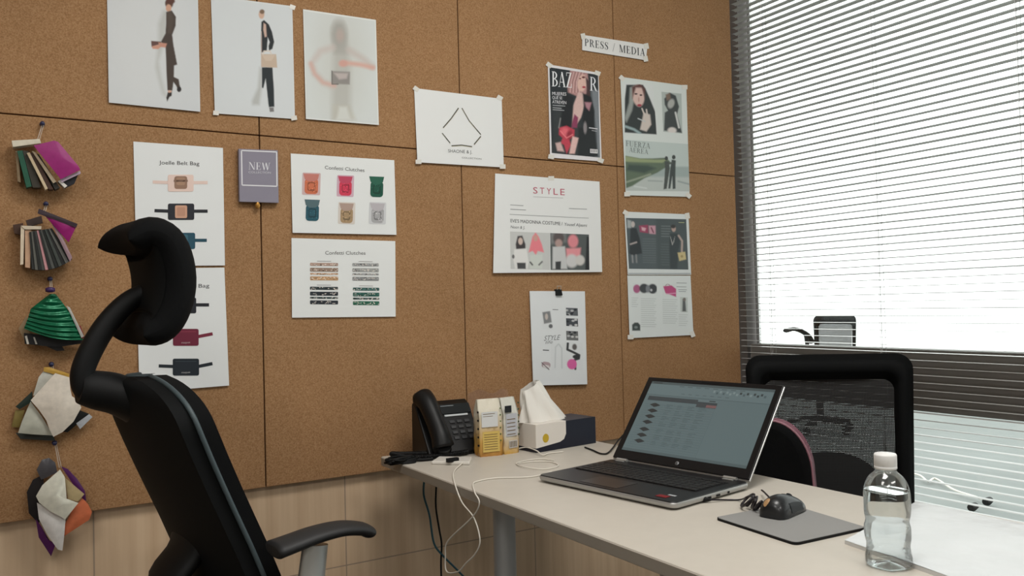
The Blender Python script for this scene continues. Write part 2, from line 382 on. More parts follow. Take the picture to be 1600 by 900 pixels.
class Ras:
    "soft picture sampled on a net of points; x,y in the drawing's own units"
    def __init__(s, quad, nx, ny, col):
        q = np.array(quad, float); u = np.linspace(0, 1, nx)[None, :, None]; v = np.linspace(0, 1, ny)[:, None, None]
        P = (q[0]*(1-u)+q[1]*u)*(1-v)+(q[3]*(1-u)+q[2]*u)*v
        s.X, s.Y = P[..., 0], P[..., 1]; s.c = np.zeros((ny, nx, 3)); s.c[:] = [lin(k) for k in col]
        s.rs = np.random.RandomState(3)
    def mix(s, a, col):
        a = np.clip(a, 0, 1)[..., None]; s.c = s.c*(1-a)+a*np.array([lin(k) for k in col]); return s
    def ell(s, x, y, rx, ry, col, soft=.15, rot=0, op=1):
        c, d = math.cos(math.radians(rot)), math.sin(math.radians(rot)); X, Y = s.X-x, s.Y-y
        r = np.sqrt(((X*c+Y*d)/rx)**2+((-X*d+Y*c)/ry)**2)
        return s.mix(op*np.clip((1-r)/max(soft, .01)+.5, 0, 1), col)
    def poly(s, pts, col, soft=2, op=1):
        n = len(pts); ins = np.zeros(s.X.shape, bool); dm = np.full(s.X.shape, 1e9)
        for i in range(n):
            (x0, y0), (x1, y1) = pts[i], pts[(i+1) % n]
            if y0 != y1:
                cr = ((s.Y > y0) != (s.Y > y1)) & (s.X < (x1-x0)*(s.Y-y0)/(y1-y0)+x0); ins ^= cr
            dx, dy = x1-x0, y1-y0; t = np.clip(((s.X-x0)*dx+(s.Y-y0)*dy)/(dx*dx+dy*dy+1e-9), 0, 1)
            dm = np.minimum(dm, np.hypot(s.X-x0-t*dx, s.Y-y0-t*dy))
        sd = np.where(ins, dm, -dm)
        return s.mix(op*np.clip(sd/soft+.5, 0, 1), col)
    def line(s, pts, wd, col, soft=2, op=1):
        dm = np.full(s.X.shape, 1e9)
        for (x0, y0), (x1, y1) in zip(pts[:-1], pts[1:]):
            dx, dy = x1-x0, y1-y0; t = np.clip(((s.X-x0)*dx+(s.Y-y0)*dy)/(dx*dx+dy*dy+1e-9), 0, 1)
            dm = np.minimum(dm, np.hypot(s.X-x0-t*dx, s.Y-y0-t*dy))
        return s.mix(op*np.clip((wd/2-dm)/soft+.5, 0, 1), col)
    def grain(s, a):
        s.c = np.clip(s.c*(1+a*s.rs.randn(*s.c.shape[:2], 1)), 0, 1); return s

class Sheet:
    def __init__(s, origin, scale, corners, col=(226, 230, 231), off=.0015, thick=.0006, tilt=0, bow=0):
        s.o, s.k = origin, scale; s.off, s.tilt = off+thick, tilt
        s.v, s.f, s.c = [], [], []
        s.cor = [s.px(p) for p in corners]; s.y0 = s.cor[0][1]; s.y1 = s.cor[2][1]
        s.lay = 0
        fr = [s.P(q) for q in s.cor]; bk = [p+Vector((0, thick, 0)) for p in fr]
        c = [rgb(col)[:3]]
        s.raw(fr+bk, [(0, 1, 2, 3), (7, 6, 5, 4), (0, 4, 5, 1), (1, 5, 6, 2), (2, 6, 7, 3), (3, 7, 4, 0)], c*6)
        s.lay = 1
    def px(s, p): return (s.o[0]+p[0]/s.k, s.o[1]+p[1]/s.k)
    def P(s, q):
        t = (q[1]-s.y0)/(s.y1-s.y0)
        return wp(q[0], q[1], s.off+s.tilt*t+s.lay*.00022)
    def raw(s, vs, fs, cols):
        k = len(s.v); s.v += vs; s.f += [tuple(i+k for i in f) for f in fs]; s.c += cols
    def up(s): s.lay += 1; return s
    def poly(s, pts, col, lay=None):
        if lay is not None: s.lay = lay
        s.raw([s.P(s.px(p)) for p in pts], [tuple(range(len(pts)))], [rgb(col)[:3]]); return s
    def rr(s, cx, cy, wd, ht, r, col, rot=0, lay=None):
        pts = []; c, d = math.cos(math.radians(rot)), math.sin(math.radians(rot))
        for (sx, sy, a0) in ((1, -1, -90), (1, 1, 0), (-1, 1, 90), (-1, -1, 180)):
            for k in range(5):
                a = math.radians(a0+k*22.5); x = sx*(wd/2-r)+r*math.cos(a); y = sy*(ht/2-r)+r*math.sin(a)
                pts.append((cx+x*c-y*d, cy+x*d+y*c))
        return s.poly(pts, col, lay)
    def bar(s, x0, y0, x1, y1, t, col, lay=None):
        dx, dy = x1-x0, y1-y0; l = math.hypot(dx, dy); nx, ny = -dy/l*t/2, dx/l*t/2
        return s.poly([(x0+nx, y0+ny), (x1+nx, y1+ny), (x1-nx, y1-ny), (x0-nx, y0-ny)], col, lay)
    def text(s, t, a, b, h, col, lay=None, slant=0):
        if lay is not None: s.lay = lay
        vs, fs = text_geo(t); dx, dy = b[0]-a[0], b[1]-a[1]
        s.raw([s.P(s.px((a[0]+x*dx+slant*y*h, a[1]+x*dy-y*h))) for x, y in vs], fs, [rgb(col)[:3]]*len(fs)); return s
    def serif(s, t, a, b, h, col, lay=None, gap=.06):
        if lay is not None: s.lay = lay
        tot = sum(SER[c][0]+gap for c in t)-gap; x = 0
        for c in t:
            for pl in SER[c][1]:
                pts = [s.P(s.px((a[0]+(x+px)/tot*(b[0]-a[0]), a[1]+(x+px)/tot*(b[1]-a[1])-py*h))) for px, py in pl]
                s.raw(pts, [tuple(range(len(pts)))], [rgb(col)[:3]])
            x += SER[c][0]+gap
        return s
    def ras(s, R, lay=None):
        if lay is not None: s.lay = lay
        ny, nx = R.X.shape
        vs = [s.P(s.px((R.X[j, i], R.Y[j, i]))) for j in range(ny) for i in range(nx)]
        fs = []; cs = []
        for j in range(ny-1):
            for i in range(nx-1):
                a = j*nx+i; fs.append((a, a+1, a+nx+1, a+nx))
                cs.append([tuple(R.c[j, i]), tuple(R.c[j, i+1]), tuple(R.c[j+1, i+1]), tuple(R.c[j+1, i])])
        k = len(s.v); s.v += vs; s.f += [tuple(i+k for i in f) for f in fs]; s.c += cs
        return s
    def build(s, name, label, cat, m=None, group=None, tapes=()):
        me = bpy.data.meshes.new(name)
        ctr = sum(s.v[:4], Vector())/4
        me.from_pydata([tuple(v-ctr) for v in s.v], [], s.f)
        at_ = me.color_attributes.new('ink', 'FLOAT_COLOR', 'CORNER'); buf = []
        for f, c in zip(s.f, s.c):
            if isinstance(c, list):
                for q in c: buf += [q[0], q[1], q[2], 1.0]
            else: buf += [c[0], c[1], c[2], 1.0]*len(f)
        at_.data.foreach_set('color', buf)
        me.materials.append(m or M_PRINT); me.update()
        o = bpy.data.objects.new(name, me); C.objects.link(o); o.location = ctr
        tag(o, label, cat, group)
        for (x, y, r) in tapes:
            q = s.px((x, y)); t = MB(); hw, hh = 4.5, 3.4; c, d = math.cos(math.radians(r)), math.sin(math.radians(r))
            s.lay = 3
            pts = [s.P((q[0]+a*hw*c-b*hh*d, q[1]+a*hw*d+b*hh*c))-ctr for a, b in ((-1, -1), (1, -1), (1, 1), (-1, 1))]
            t.prism(pts, (0, .0004, 0)).build('tape_strip', M_TAPE, o)
        return o

K3 = ((150, 0), 3.404)      # origin and scale of the drawing units
# 1 brown coat
S = Sheet(*K3, [(57, -105), (540, -68), (552, 597), (67, 548)], col=(214, 218, 220), tilt=.004)
R = Ras([(62, -98), (535, -62), (546, 590), (71, 543)], 140, 180, (209, 213, 215))
R.ell(250, 200, 190, 420, (214, 217, 218), .8)
R.poly([(355, 60), (380, 60), (372, 200), (330, 330), (345, 420), (372, 520), (350, 500), (315, 360), (330, 230), (330, 130)], (186, 188, 184), 26, .8)
R.ell(388, 20, 22, 26, (92, 62, 48), .3).ell(385, 45, 15, 20, (205, 160, 135), .3).ell(395, 8, 24, 16, (88, 52, 40), .3)
R.poly([(372, 66), (402, 58), (424, 92), (422, 140), (404, 188), (410, 240), (430, 346), (414, 352), (412, 412), (438, 424), (442, 452), (450, 478), (438, 492), (424, 458), (410, 440), (404, 484), (378, 484), (374, 410), (372, 350), (368, 250), (344, 225), (368, 180), (372, 120)], (68, 56, 48), 5)
R.poly([(378, 70), (398, 62), (412, 110), (400, 180), (380, 180)], (84, 72, 62), 14, .7)
R.poly([(292, 220), (346, 224), (346, 236), (294, 252)], (98, 68, 62), 4).poly([(294, 250), (330, 240), (346, 250), (330, 264), (300, 262)], (204, 150, 128), 5)
R.poly([(330, 228), (376, 234), (368, 256), (336, 252)], (196, 142, 122), 5)
R.poly([(380, 492), (402, 486), (400, 512), (388, 520), (376, 544), (372, 522)], (40, 32, 30), 4).poly([(380, 484), (400, 484), (400, 494), (382, 496)], (208, 168, 148), 3)
R.ell(440, 478, 12, 14, (34, 28, 28), .3)
S.ras(R).build('photo_print', 'tall photo print of a person in a brown coat holding a small clutch', 'photo print', M_PRINT, 'fashion photo prints')
# 2 black suit
S = Sheet(*K3, [(610, -22), (1043, 34), (1055, 635), (630, 605)], col=(217, 221, 222), tilt=.003)
R = Ras([(616, -14), (1038, 42), (1049, 628), (636, 598)], 130, 180, (212, 217, 219))
R.poly([(868, 360), (880, 370), (878, 480), (866, 560), (830, 560), (826, 540), (858, 470)], (176, 178, 174), 20, .8)
R.ell(879, 78, 15, 24, (206, 172, 150), .3).ell(882, 64, 13, 12, (120, 96, 76), .4)
R.poly([(878, 118), (892, 108), (918, 132), (934, 170), (946, 225), (936, 262), (918, 272), (916, 246), (922, 226), (912, 200), (908, 250), (906, 275), (876, 282), (876, 180)], (26, 32, 36), 4)
R.poly([(890, 124), (902, 132), (906, 196), (896, 200), (888, 160)], (214, 182, 166), 6, .9)
R.poly([(880, 360), (936, 360), (944, 480), (946, 570), (916, 572), (900, 420), (888, 470), (880, 470)], (28, 38, 42), 4)
R.poly([(918, 574), (942, 574), (944, 596), (922, 598)], (120, 118, 118), 4)
R.poly([(876, 290), (956, 290), (962, 362), (876, 358)], (196, 176, 156), 4).poly([(880, 294), (952, 294), (930, 326), (900, 326)], (206, 188, 170), 5)
R.line([(886, 290), (892, 274), (924, 274), (930, 290)], 7, (214, 204, 194), 4).line([(878, 170), (878, 292)], 4, (190, 170, 160), 3)
S.ras(R).build('photo_print', 'photo print of a person in a black suit carrying a beige handbag', 'photo print', M_PRINT, 'fashion photo prints', [(1043, 40, 20), (1050, 630, -10), (636, 603, 5)])
# 3 blurred figure
S = Sheet(*K3, [(1100, 50), (1487, 107), (1500, 667), (1113, 635)], col=(224, 227, 224), tilt=.004)
R = Ras([(1106, 60), (1481, 115), (1493, 660), (1119, 628)], 120, 175, (211, 216, 214))
R.ell(1300, 330, 130, 280, (198, 199, 192), .9, op=.55)
R.poly([(1255, 150), (1270, 120), (1310, 120), (1328, 160), (1338, 260), (1350, 360), (1350, 640), (1250, 640), (1256, 360), (1258, 250)], (178, 177, 170), 40, .75)
R.ell(1290, 180, 40, 70, (160, 158, 152), .8, op=.75).poly([(1256, 180), (1328, 180), (1336, 290), (1262, 290)], (166, 164, 158), 24, .6).ell(1296, 190, 22, 34, (186, 168, 160), .9, op=.7)
R.line([(1255, 255), (1190, 275), (1145, 340), (1160, 390), (1205, 440), (1255, 460)], 34, (200, 188, 182), 26, .7)
R.line([(1345, 270), (1410, 310), (1465, 355)], 34, (196, 184, 178), 26, .7)
R.line([(1140, 340), (1160, 395), (1205, 442), (1265, 458)], 20, (208, 172, 160), 18, .85)
R.line([(1470, 362), (1400, 345), (1310, 335)], 24, (212, 168, 154), 18, .9)
R.ell(1312, 340, 24, 18, (206, 160, 148), .7)
R.poly([(1252, 380), (1348, 384), (1346, 452), (1252, 448)], (142, 138, 134), 8).poly([(1262, 390), (1338, 392), (1330, 420), (1290, 425)], (186, 176, 172), 12)
R.line([(1252, 380), (1252, 450), (1285, 450)], 5, (96, 92, 88), 4)
R.poly([(1255, 560), (1345, 560), (1380, 640), (1250, 640)], (192, 190, 178), 24, .6).poly([(1290, 570), (1330, 570), (1350, 640), (1275, 640)], (214, 217, 212), 18, .8)
S.ras(R).build('photo_print', 'photo print of a blurred pale figure holding up a grey clutch', 'photo print', M_PRINT, 'fashion photo prints')

# belt bag sheets
K4 = ((190, 210), 2.196)
def beltbag(S, cx, cy, wd, ht, body, strap, panel=None, rot=0, dots=None, sx=(50, 50), hi=None):
    S.bar(cx-wd/2-sx[0], cy-2+sx[0]*.0, cx-wd/2+4, cy, 11, strap, 2); S.bar(cx+wd/2-4, cy, cx+wd/2+sx[1], cy-rot*.5, 11, strap, 2)
    S.rr(cx, cy+2, wd, ht, 6, body, 0, 3)
    if panel: S.rr(cx, cy+2, wd*.46, ht*.78, 5, panel, 0, 4)
    if hi: S.bar(cx-wd*.4, cy-ht*.30, cx+wd*.4, cy-ht*.30, 2, hi, 4)
    if dots: S.text('maquet', (cx-15, cy+ht*.40), (cx+15, cy+ht*.38), 6, dots, 5)
S = Sheet(*K4, [(40, 25), (347, 47), (353, 450), (50, 452)], col=(229, 232, 232), tilt=.003)
S.text('Joelle Belt Bag', (128, 103), (266, 107), 13, (70, 68, 70), 2)
beltbag(S, 202, 166, 88, 58, (230, 205, 194), (228, 204, 194), None, sx=(52, 48))
S.rr(202, 166, 44, 44, 8, (150, 118, 98), 0, 4); S.rr(202, 162, 30, 26, 6, (170, 136, 112), 0, 5); S.bar(178, 160, 226, 160, 7, (138, 108, 92), 5)
beltbag(S, 203, 264, 90, 56, (36, 38, 46), (34, 36, 42), (206, 160, 134), sx=(46, 46))
S.rr(203, 266, 28, 30, 4, (190, 144, 120), 0, 5)
beltbag(S, 205, 364, 92, 56, (34, 78, 96), (32, 74, 90), (60, 104, 120), sx=(46, 40))
S.build('printed_sheet', 'upper belt bag sheet with pink and black bags, partly behind the headrest', 'printed sheet', group='product sheets on the cork wall')
S = Sheet(*K4, [(50, 461), (352, 457), (367, 861), (60, 886)], col=(229, 232, 232), tilt=.004)
S.text('Joelle Belt Bag', (140, 530), (300, 525), 13, (70, 68, 70), 2)
beltbag(S, 212, 585, 86, 54, (30, 32, 40), (32, 34, 40), None, sx=(44, 44))
beltbag(S, 219, 694, 88, 58, (112, 36, 58), (122, 42, 62), None, rot=20, dots=(200, 180, 180), sx=(46, 48), hi=(150, 60, 80))
beltbag(S, 219, 796, 90, 58, (32, 40, 48), (34, 42, 48), None, rot=20, dots=(190, 190, 190), sx=(48, 46), hi=(62, 70, 78))
S.build('printed_sheet', 'lower belt bag sheet with maroon and black bags, behind the headrest', 'printed sheet', group='product sheets on the cork wall')
# confetti clutches
K5 = ((440, 220), 3.105)
S = Sheet(*K5, [(43, 62), (545, 95), (553, 457), (50, 447)], col=(229, 232, 231), tilt=.004)
S.text('Confetti Clutches', (208, 138), (400, 152), 17, (86, 84, 84), 2)
def clutch(x, y, wd, ht, body, flap, frame=None):
    if frame: S.rr(x, y, wd+12, ht+8, 6, frame, 2, 2)
    S.rr(x, y+ht*.12, wd*.86, ht*.74, 16, body, 2, 3)
    S.poly([(x-wd/2, y-ht/2), (x+wd/2, y-ht/2+3), (x+wd/2-6, y-ht*.22), (x+wd*.2, y-ht*.12), (x-wd*.2, y-ht*.12), (x-wd/2+6, y-ht*.24)], flap, 4)
    dk = tuple(int(c*.72) for c in body); lt = tuple(min(255, int(c*1.25+14)) for c in body)
    S.rr(x, y+ht*.13, wd*.5, ht*.42, 8, dk, 2, 4); S.rr(x-1, y+ht*.12, wd*.38, ht*.3, 6, body, 2, 5)
    rs = random.Random(int(x)); 
    for k in range(26):
        a, b = rs.uniform(-.36, .36)*wd, rs.uniform(-.12, .4)*ht
        S.rr(x+a, y+b, 4, 3, 1.2, rs.choice((dk, lt)), rs.uniform(0, 90), 6)
clutch(142, 210, 76, 100, (204, 112, 78), (196, 124, 112), (206, 178, 178))
clutch(307, 220, 70, 96, (206, 58, 84), (190, 70, 96), (206, 172, 186))
clutch(459, 224, 72, 102, (22, 84, 66), (36, 96, 76))
clutch(146, 338, 74, 106, (36, 86, 100), (82, 106, 112))
clutch(312, 352, 70, 98, (168, 142, 108), (176, 152, 140), (214, 206, 198))
clutch(462, 352, 70, 98, (170, 170, 172), (186, 182, 186), (206, 208, 210))
S.build('printed_sheet', 'clutch sheet showing six small coloured bags in two rows', 'printed sheet', group='product sheets on the cork wall')
S = Sheet(*K5, [(47, 472), (550, 487), (550, 853), (48, 858)], col=(229, 232, 231), tilt=.003)
S.text('Confetti Clutches', (210, 552), (405, 553), 17, (86, 84, 84), 2)
for gx, gy, wd, cols, hs in ((204, 600, 136, [(176, 150, 136), (150, 128, 112), (196, 160, 130), (190, 152, 112)], 0), (405, 602, 128, [(150, 152, 152), (160, 162, 160), (150, 152, 152), (140, 142, 142)], 0),
                           (203, 716, 136, [(50, 60, 62), (36, 44, 50), (44, 66, 66), (40, 46, 54)], 0), (407, 720, 128, [(58, 96, 92), (40, 90, 80), (52, 70, 68), (44, 104, 82)], 0)):
    S.bar(gx-34, gy-16, gx+34, gy-15, 2.5, (150, 148, 148), 2)
    for k, (dy, hh) in enumerate(((0, 15), (26, 19), (46, 9), (68, 19))):
        S.rr(gx, gy+dy, wd, hh, 4, cols[k], .5, 2)
        rs = random.Random(k+int(gx)); c = cols[k]
        for q in range(34):
            lt = rs.choice(((235, 225, 215), tuple(int(v*.6) for v in c), tuple(min(255, v+50) for v in c)))
            S.rr(gx+rs.uniform(-.47, .47)*wd, gy+dy+rs.uniform(-.32, .32)*hh, 6, 3, 1.2, lt, 0, 3)
S.build('printed_sheet', 'clutch sheet showing four groups of striped bag side views', 'printed sheet', group='product sheets on the cork wall')

# NEW card: a thick grey board
Kn = K4
S = Sheet(*Kn, [(397, 53), (530, 58), (533, 237), (400, 233)], col=(138, 134, 148), off=.004, thick=.012)
for a, b in (((406, 59), (526, 64)), ((526, 64), (527, 181)), ((527, 181), (408, 177)), ((408, 177), (406, 59))):
    S.bar(*a, *b, 4, (226, 226, 230), 2)
S.serif('NEW', (430, 124), (505, 127), 26, (226, 226, 232), 2)
S.text('COLLECTION', (430, 136), (506, 138), 7, (206, 206, 214), 2)
o = S.build('printed_card', 'grey mauve card reading NEW inside a white square outline', 'card')
q = wp(400.5, 319.5, .012)
MB().lathe([(.004, -.012), (.0075, -.004), (.004, .004), (.002, .012)], tuple(q-o.location), 12).build('clip', mat('brass_clip', (176, 128, 62), .35, .6), o)

# logo sheet
K6 = ((640, 40), 3.75)
S = Sheet(*K6, [(25, 367), (537, 430), (545, 833), (40, 803)], col=(229, 231, 230), tilt=.005)
M_ = (70, 74, 70)
for pts in ([(283, 484), (240, 545)], [(240, 545), (192, 600)], [(303, 485), (345, 560)], [(345, 560), (412, 640)], [(186, 632), (232, 690)], [(412, 650), (372, 698)], [(240, 706), (300, 702)], [(300, 702), (360, 711)]):
    S.bar(*pts[0], *pts[1], 5.5, M_, 2); S.bar(pts[0][0]+1, pts[0][1]+4, pts[1][0]+1, pts[1][1]+4, 2.5, (180, 170, 140), 2)
S.text('SHAONE & J.', (220, 745), (360, 752), 19, (92, 96, 96), 2)
S.text('COLLECTION', (300, 780), (414, 788), 9, (110, 112, 112), 2)
S.build('printed_sheet', 'white sheet with a thin five-sided diamond logo outline', 'printed sheet', tapes=[(36, 372, 35), (525, 425, 30), (46, 800, 0), (538, 828, 0)], group='sheets taped on the cork wall')

# magazine cover
S = Sheet(*K6, [(808, 228), (1105, 277), (1120, 797), (818, 775)], col=(226, 224, 226), tilt=.003)
R = Ras([(817, 245), (1101, 290), (1111, 775), (828, 748)], 110, 170, (40, 46, 50))
R.poly([(1060, 380), (1120, 380), (1120, 790), (1085, 790), (1090, 640), (1070, 500)], (124, 130, 136), 20)
R.poly([(835, 470), (960, 440), (1000, 640), (1000, 760), (830, 750)], (52, 56, 58), 30)
R.poly([(940, 262), (1040, 280), (1046, 350), (1040, 400), (990, 420), (925, 392), (922, 350)], (184, 142, 140), 10)
for k in range(9): R.line([(950+k*9, 275), (936+k*8, 330), (928+k*9, 392)], 4, (222, 188, 182) if k % 2 else (138, 100, 98), 4, .8)
R.ell(1008, 338, 27, 50, (222, 186, 174), .25, 8).ell(1016, 304, 10, 6, (96, 40, 44), .5).ell(996, 312, 7, 4, (110, 60, 60), .5).ell(1018, 362, 10, 6, (170, 50, 66), .5)
R.poly([(1028, 300), (1050, 330), (1056, 430), (1030, 420), (1034, 370)], (70, 50, 52), 8)
R.poly([(985, 392), (1020, 400), (1030, 440), (1000, 540), (975, 580), (945, 600), (955, 470)], (214, 182, 176), 8)
R.poly([(1010, 395), (1060, 420), (1080, 500), (1078, 600), (1040, 620), (1010, 560), (1016, 470)], (24, 26, 30), 10)
R.poly([(1022, 450), (1062, 452), (1048, 500), (1030, 480)], (176, 130, 140), 10)
R.poly([(962, 520), (984, 540), (976, 600), (940, 600), (950, 560)], (138, 56, 90), 8)
R.poly([(905, 400), (958, 420), (944, 600), (900, 640), (880, 560)], (28, 30, 34), 12)
R.poly([(985, 600), (1080, 600), (1100, 770), (980, 760)], (30, 34, 36), 12)
R.ell(1024, 600, 10, 34, (140, 134, 136), .6)
R.poly([(872, 600), (915, 588), (962, 612), (960, 650), (930, 665), (940, 700), (915, 752), (900, 700), (880, 690), (892, 660), (870, 640)], (192, 64, 82), 8).ell(908, 622, 26, 22, (222, 104, 116), .8, 30).ell(932, 640, 16, 26, (150, 34, 54), .8, 10).line([(880, 620), (915, 660), (950, 640)], 6, (236, 130, 136), 6)
R.poly([(950, 650), (985, 660), (962, 752), (930, 752), (940, 700)], (224, 186, 180), 8).poly([(850, 690), (880, 684), (900, 740), (860, 735)], (206, 176, 172), 10)
R.line([(880, 545), (870, 600)], 6, (140, 140, 140), 6)
R.grain(.05)
S.ras(R, 1)
S.serif('BAZ', (829, 357), (950, 366), 88, (236, 238, 240), 3, gap=-.02); S.serif('R', (1052, 382), (1098, 388), 82, (228, 230, 234), 3)
S.text('MUJERES', (832, 408), (914, 412), 19, (232, 232, 236), 3); S.text('QUE SE', (832, 431), (890, 434), 17, (232, 232, 236), 3); S.text('ATREVEN', (832, 456), (914, 462), 18, (232, 232, 236), 3)
for k, (yy, x1) in enumerate(((468, 908), (482, 886), (494, 902))): S.bar(834, yy, x1, yy+5, 4, (176, 178, 182), 3)
S.bar(1046, 600, 1096, 607, 6, (206, 206, 210), 3); S.bar(1062, 616, 1092, 621, 3, (190, 190, 194), 3)
S.poly([(1052, 724), (1096, 727), (1096, 751), (1052, 748)], (232, 230, 232), 3)
for k in range(8): S.bar(1056+k*5, 727+k*.3, 1056+k*5, 744+k*.3, 2, (40, 40, 44), 4)
S.build('magazine_cover', 'dark fashion magazine cover with a person holding a red cloth', 'magazine cover', M_PRINTG, None, [(815, 232, 35), (1098, 280, 20), (824, 770, 10), (1114, 792, 20)])

# PRESS / MEDIA strip
S = Sheet(*K6, [(1010, 55), (1391, 114), (1380, 205), (1008, 145)], col=(226, 226, 224), tilt=.002)
S.serif('PRESS / MEDIA', (1022, 120), (1376, 183), 44, (44, 46, 52), 2, gap=.10)
S.build('sign_strip', 'narrow white paper sign reading PRESS / MEDIA', 'sign', None, None, [(1014, 64, 80), (1384, 122, 80), (1378, 196, 80)])

# folded page with green cloth
K8 = ((940, 30), 3.214)
S = Sheet(*K8, [(92, 290), (423, 335), (437, 893), (117, 885)], col=(214, 221, 218), tilt=.003)
R = Ras([(113, 322), (212, 332), (274, 582), (112, 572)], 74, 100, (60, 66, 66))
R = Ras([(110, 322), (255, 332), (274, 582), (112, 572)], 80, 110, (216, 221, 220))
R.poly([(122, 330), (205, 330), (218, 350), (240, 400), (268, 470), (273, 580), (112, 570), (114, 400)], (44, 50, 50), 6)
R.poly([(140, 345), (160, 335), (170, 360), (150, 460), (122, 520), (112, 500), (135, 420)], (150, 156, 152), 10)
R.ell(182, 385, 30, 54, (214, 184, 176), .25, -6).ell(170, 376, 8, 4, (60, 40, 40), .5).ell(195, 382, 7, 4, (60, 40, 40), .5).ell(187, 433, 11, 6, (160, 50, 66), .5).ell(184, 405, 4, 12, (190, 150, 140), .8)
R.poly([(150, 340), (190, 325), (215, 350), (214, 400), (200, 345), (170, 345), (152, 400)], (92, 52, 48), 10)
R.poly([(208, 470), (240, 480), (246, 530), (222, 565), (190, 555), (200, 510)], (206, 196, 188), 8).line([(212, 480), (200, 450)], 7, (206, 196, 188), 4).line([(226, 480), (222, 455)], 7, (206, 196, 188), 4)
R.line([(118, 540), (160, 555), (190, 575)], 12, (150, 170, 172), 8).line([(180, 500), (215, 515)], 5, (190, 196, 196), 4)
S.ras(R, 1)
R = Ras([(298, 365), (398, 375), (402, 575), (306, 566)], 52, 90, (176, 186, 182))
R.poly([(312, 400), (340, 370), (370, 385), (386, 440), (376, 480), (400, 572), (310, 560), (314, 470), (330, 460), (314, 430)], (54, 60, 60), 6)
R.ell(346, 425, 16, 24, (170, 172, 168), .5, 20).line([(368, 470), (385, 545)], 9, (206, 208, 206), 5).ell(350, 560, 22, 16, (216, 210, 206), .5).poly([(318, 380), (340, 370), (345, 400), (325, 410)], (120, 100, 86), 8)
S.ras(R, 1)
R = Ras([(114, 606), (430, 628), (437, 866), (118, 862)], 110, 90, (190, 202, 199))
R.poly([(100, 740), (440, 742), (440, 800), (100, 800)], (158, 172, 170), 10).poly([(100, 790), (440, 795), (440, 880), (100, 880)], (184, 192, 188), 14)
R.line([(380, 815), (436, 830)], 8, (150, 160, 160), 6).line([(230, 812), (300, 815)], 6, (150, 160, 160), 6).line([(160, 840), (220, 850)], 6, (206, 212, 210), 6)
R.poly([(112, 686), (190, 700), (250, 700), (320, 696), (345, 722), (318, 745), (275, 772), (210, 800), (150, 838), (118, 850)], (92, 108, 88), 6)
R.poly([(112, 688), (190, 702), (260, 706), (330, 706), (300, 722), (200, 720), (112, 716)], (146, 158, 118), 8).poly([(130, 730), (230, 735), (270, 750), (210, 775), (120, 760)], (62, 78, 70), 14).line([(118, 820), (180, 800), (240, 780)], 8, (150, 160, 140), 8)
R.ell(321, 700, 8, 11, (52, 56, 54), .3).ell(358, 694, 9, 11, (52, 56, 54), .3).poly([(348, 706), (368, 710), (366, 770), (366, 852), (352, 854), (350, 790), (340, 852), (330, 852), (338, 770), (342, 738)], (58, 66, 64), 4).poly([(312, 712), (334, 716), (338, 750), (330, 800), (322, 852), (306, 856), (312, 790), (314, 750)], (66, 72, 68), 4).line([(326, 730), (350, 722)], 8, (70, 76, 72), 4)
S.ras(R, 1)
S.serif('FUERZA', (118, 638), (240, 652), 28, (112, 122, 120), 3); S.serif('AEREA', (134, 668), (230, 680), 24, (112, 122, 120), 3)
S.build('magazine_page', 'taped magazine page with two portraits above a green cloth in wind', 'magazine page', M_PRINTG, 'magazine pages beside the window', [(100, 297, 40), (414, 342, 0), (123, 880, 0), (430, 886, 40)])

# STYLE article
K7 = ((750, 250), 2.5)
S = Sheet(*K7, [(58, 53), (465, 85), (470, 438), (45, 442)], col=(229, 231, 230), tilt=.008)
for k, c in enumerate('STYLE'): S.text(c, (205+k*26.5, 131+k*1.6), (222+k*26.5, 132+k*1.6), 25, (188, 92, 112), 2)
S.bar(205, 144, 322, 149, 2, (190, 190, 190), 2)
for x0, x1, y in ((115, 166, 176), (115, 176, 193), (344, 414, 190)): S.bar(x0, y, x1, y+3, 2.4, (150, 152, 154), 2)
S.bar(112, 213, 420, 228, 1.6, (140, 142, 144), 2)
S.text("EVE'S MADONNA COSTUME /", (115, 244), (318, 256), 13, (66, 70, 74), 2); S.text('Yousef Aljasmi', (324, 257), (412, 262), 12, (96, 100, 104), 2, slant=.15)
S.text('Noon & J.', (115, 267), (170, 270), 11, (90, 94, 98), 2, slant=.15)
R = Ras([(113, 280), (267, 286), (267, 430), (113, 426)], 80, 72, (200, 202, 200))
R.poly([(134, 330), (142, 298), (160, 296), (172, 330), (172, 350), (136, 350)], (64, 60, 62), 5).ell(153, 318, 9, 14, (206, 186, 176), .4).poly([(128, 350), (176, 346), (184, 400), (178, 426), (130, 426), (124, 390)], (226, 226, 224), 5).poly([(138, 402), (172, 402), (172, 426), (140, 426)], (72, 72, 74), 4)
R.poly([(200, 300), (212, 284), (224, 300), (236, 330), (244, 362), (220, 356), (212, 372), (200, 356), (184, 362), (192, 330)], (232, 132, 142), 5).ell(212, 306, 9, 12, (206, 160, 150), .4).poly([(190, 372), (238, 370), (236, 426), (188, 426)], (206, 212, 206), 5).line([(190, 400), (198, 410)], 6, (90, 90, 90), 4).line([(236, 398), (224, 410)], 6, (110, 110, 110), 4).ell(124, 378, 5, 8, (110, 110, 110), .5)
S.ras(R, 1)
R = Ras([(269, 286), (420, 292), (420, 430), (269, 430)], 78, 70, (84, 90, 90))
R.poly([(269, 284), (330, 288), (330, 320), (269, 330)], (130, 132, 132), 14).ell(302, 306, 22, 24, (92, 84, 84), .4).ell(302, 326, 14, 16, (176, 150, 144), .5).poly([(278, 340), (326, 338), (334, 426), (276, 426)], (200, 202, 202), 6).poly([(288, 398), (310, 396), (308, 428), (288, 428)], (60, 62, 64), 4)
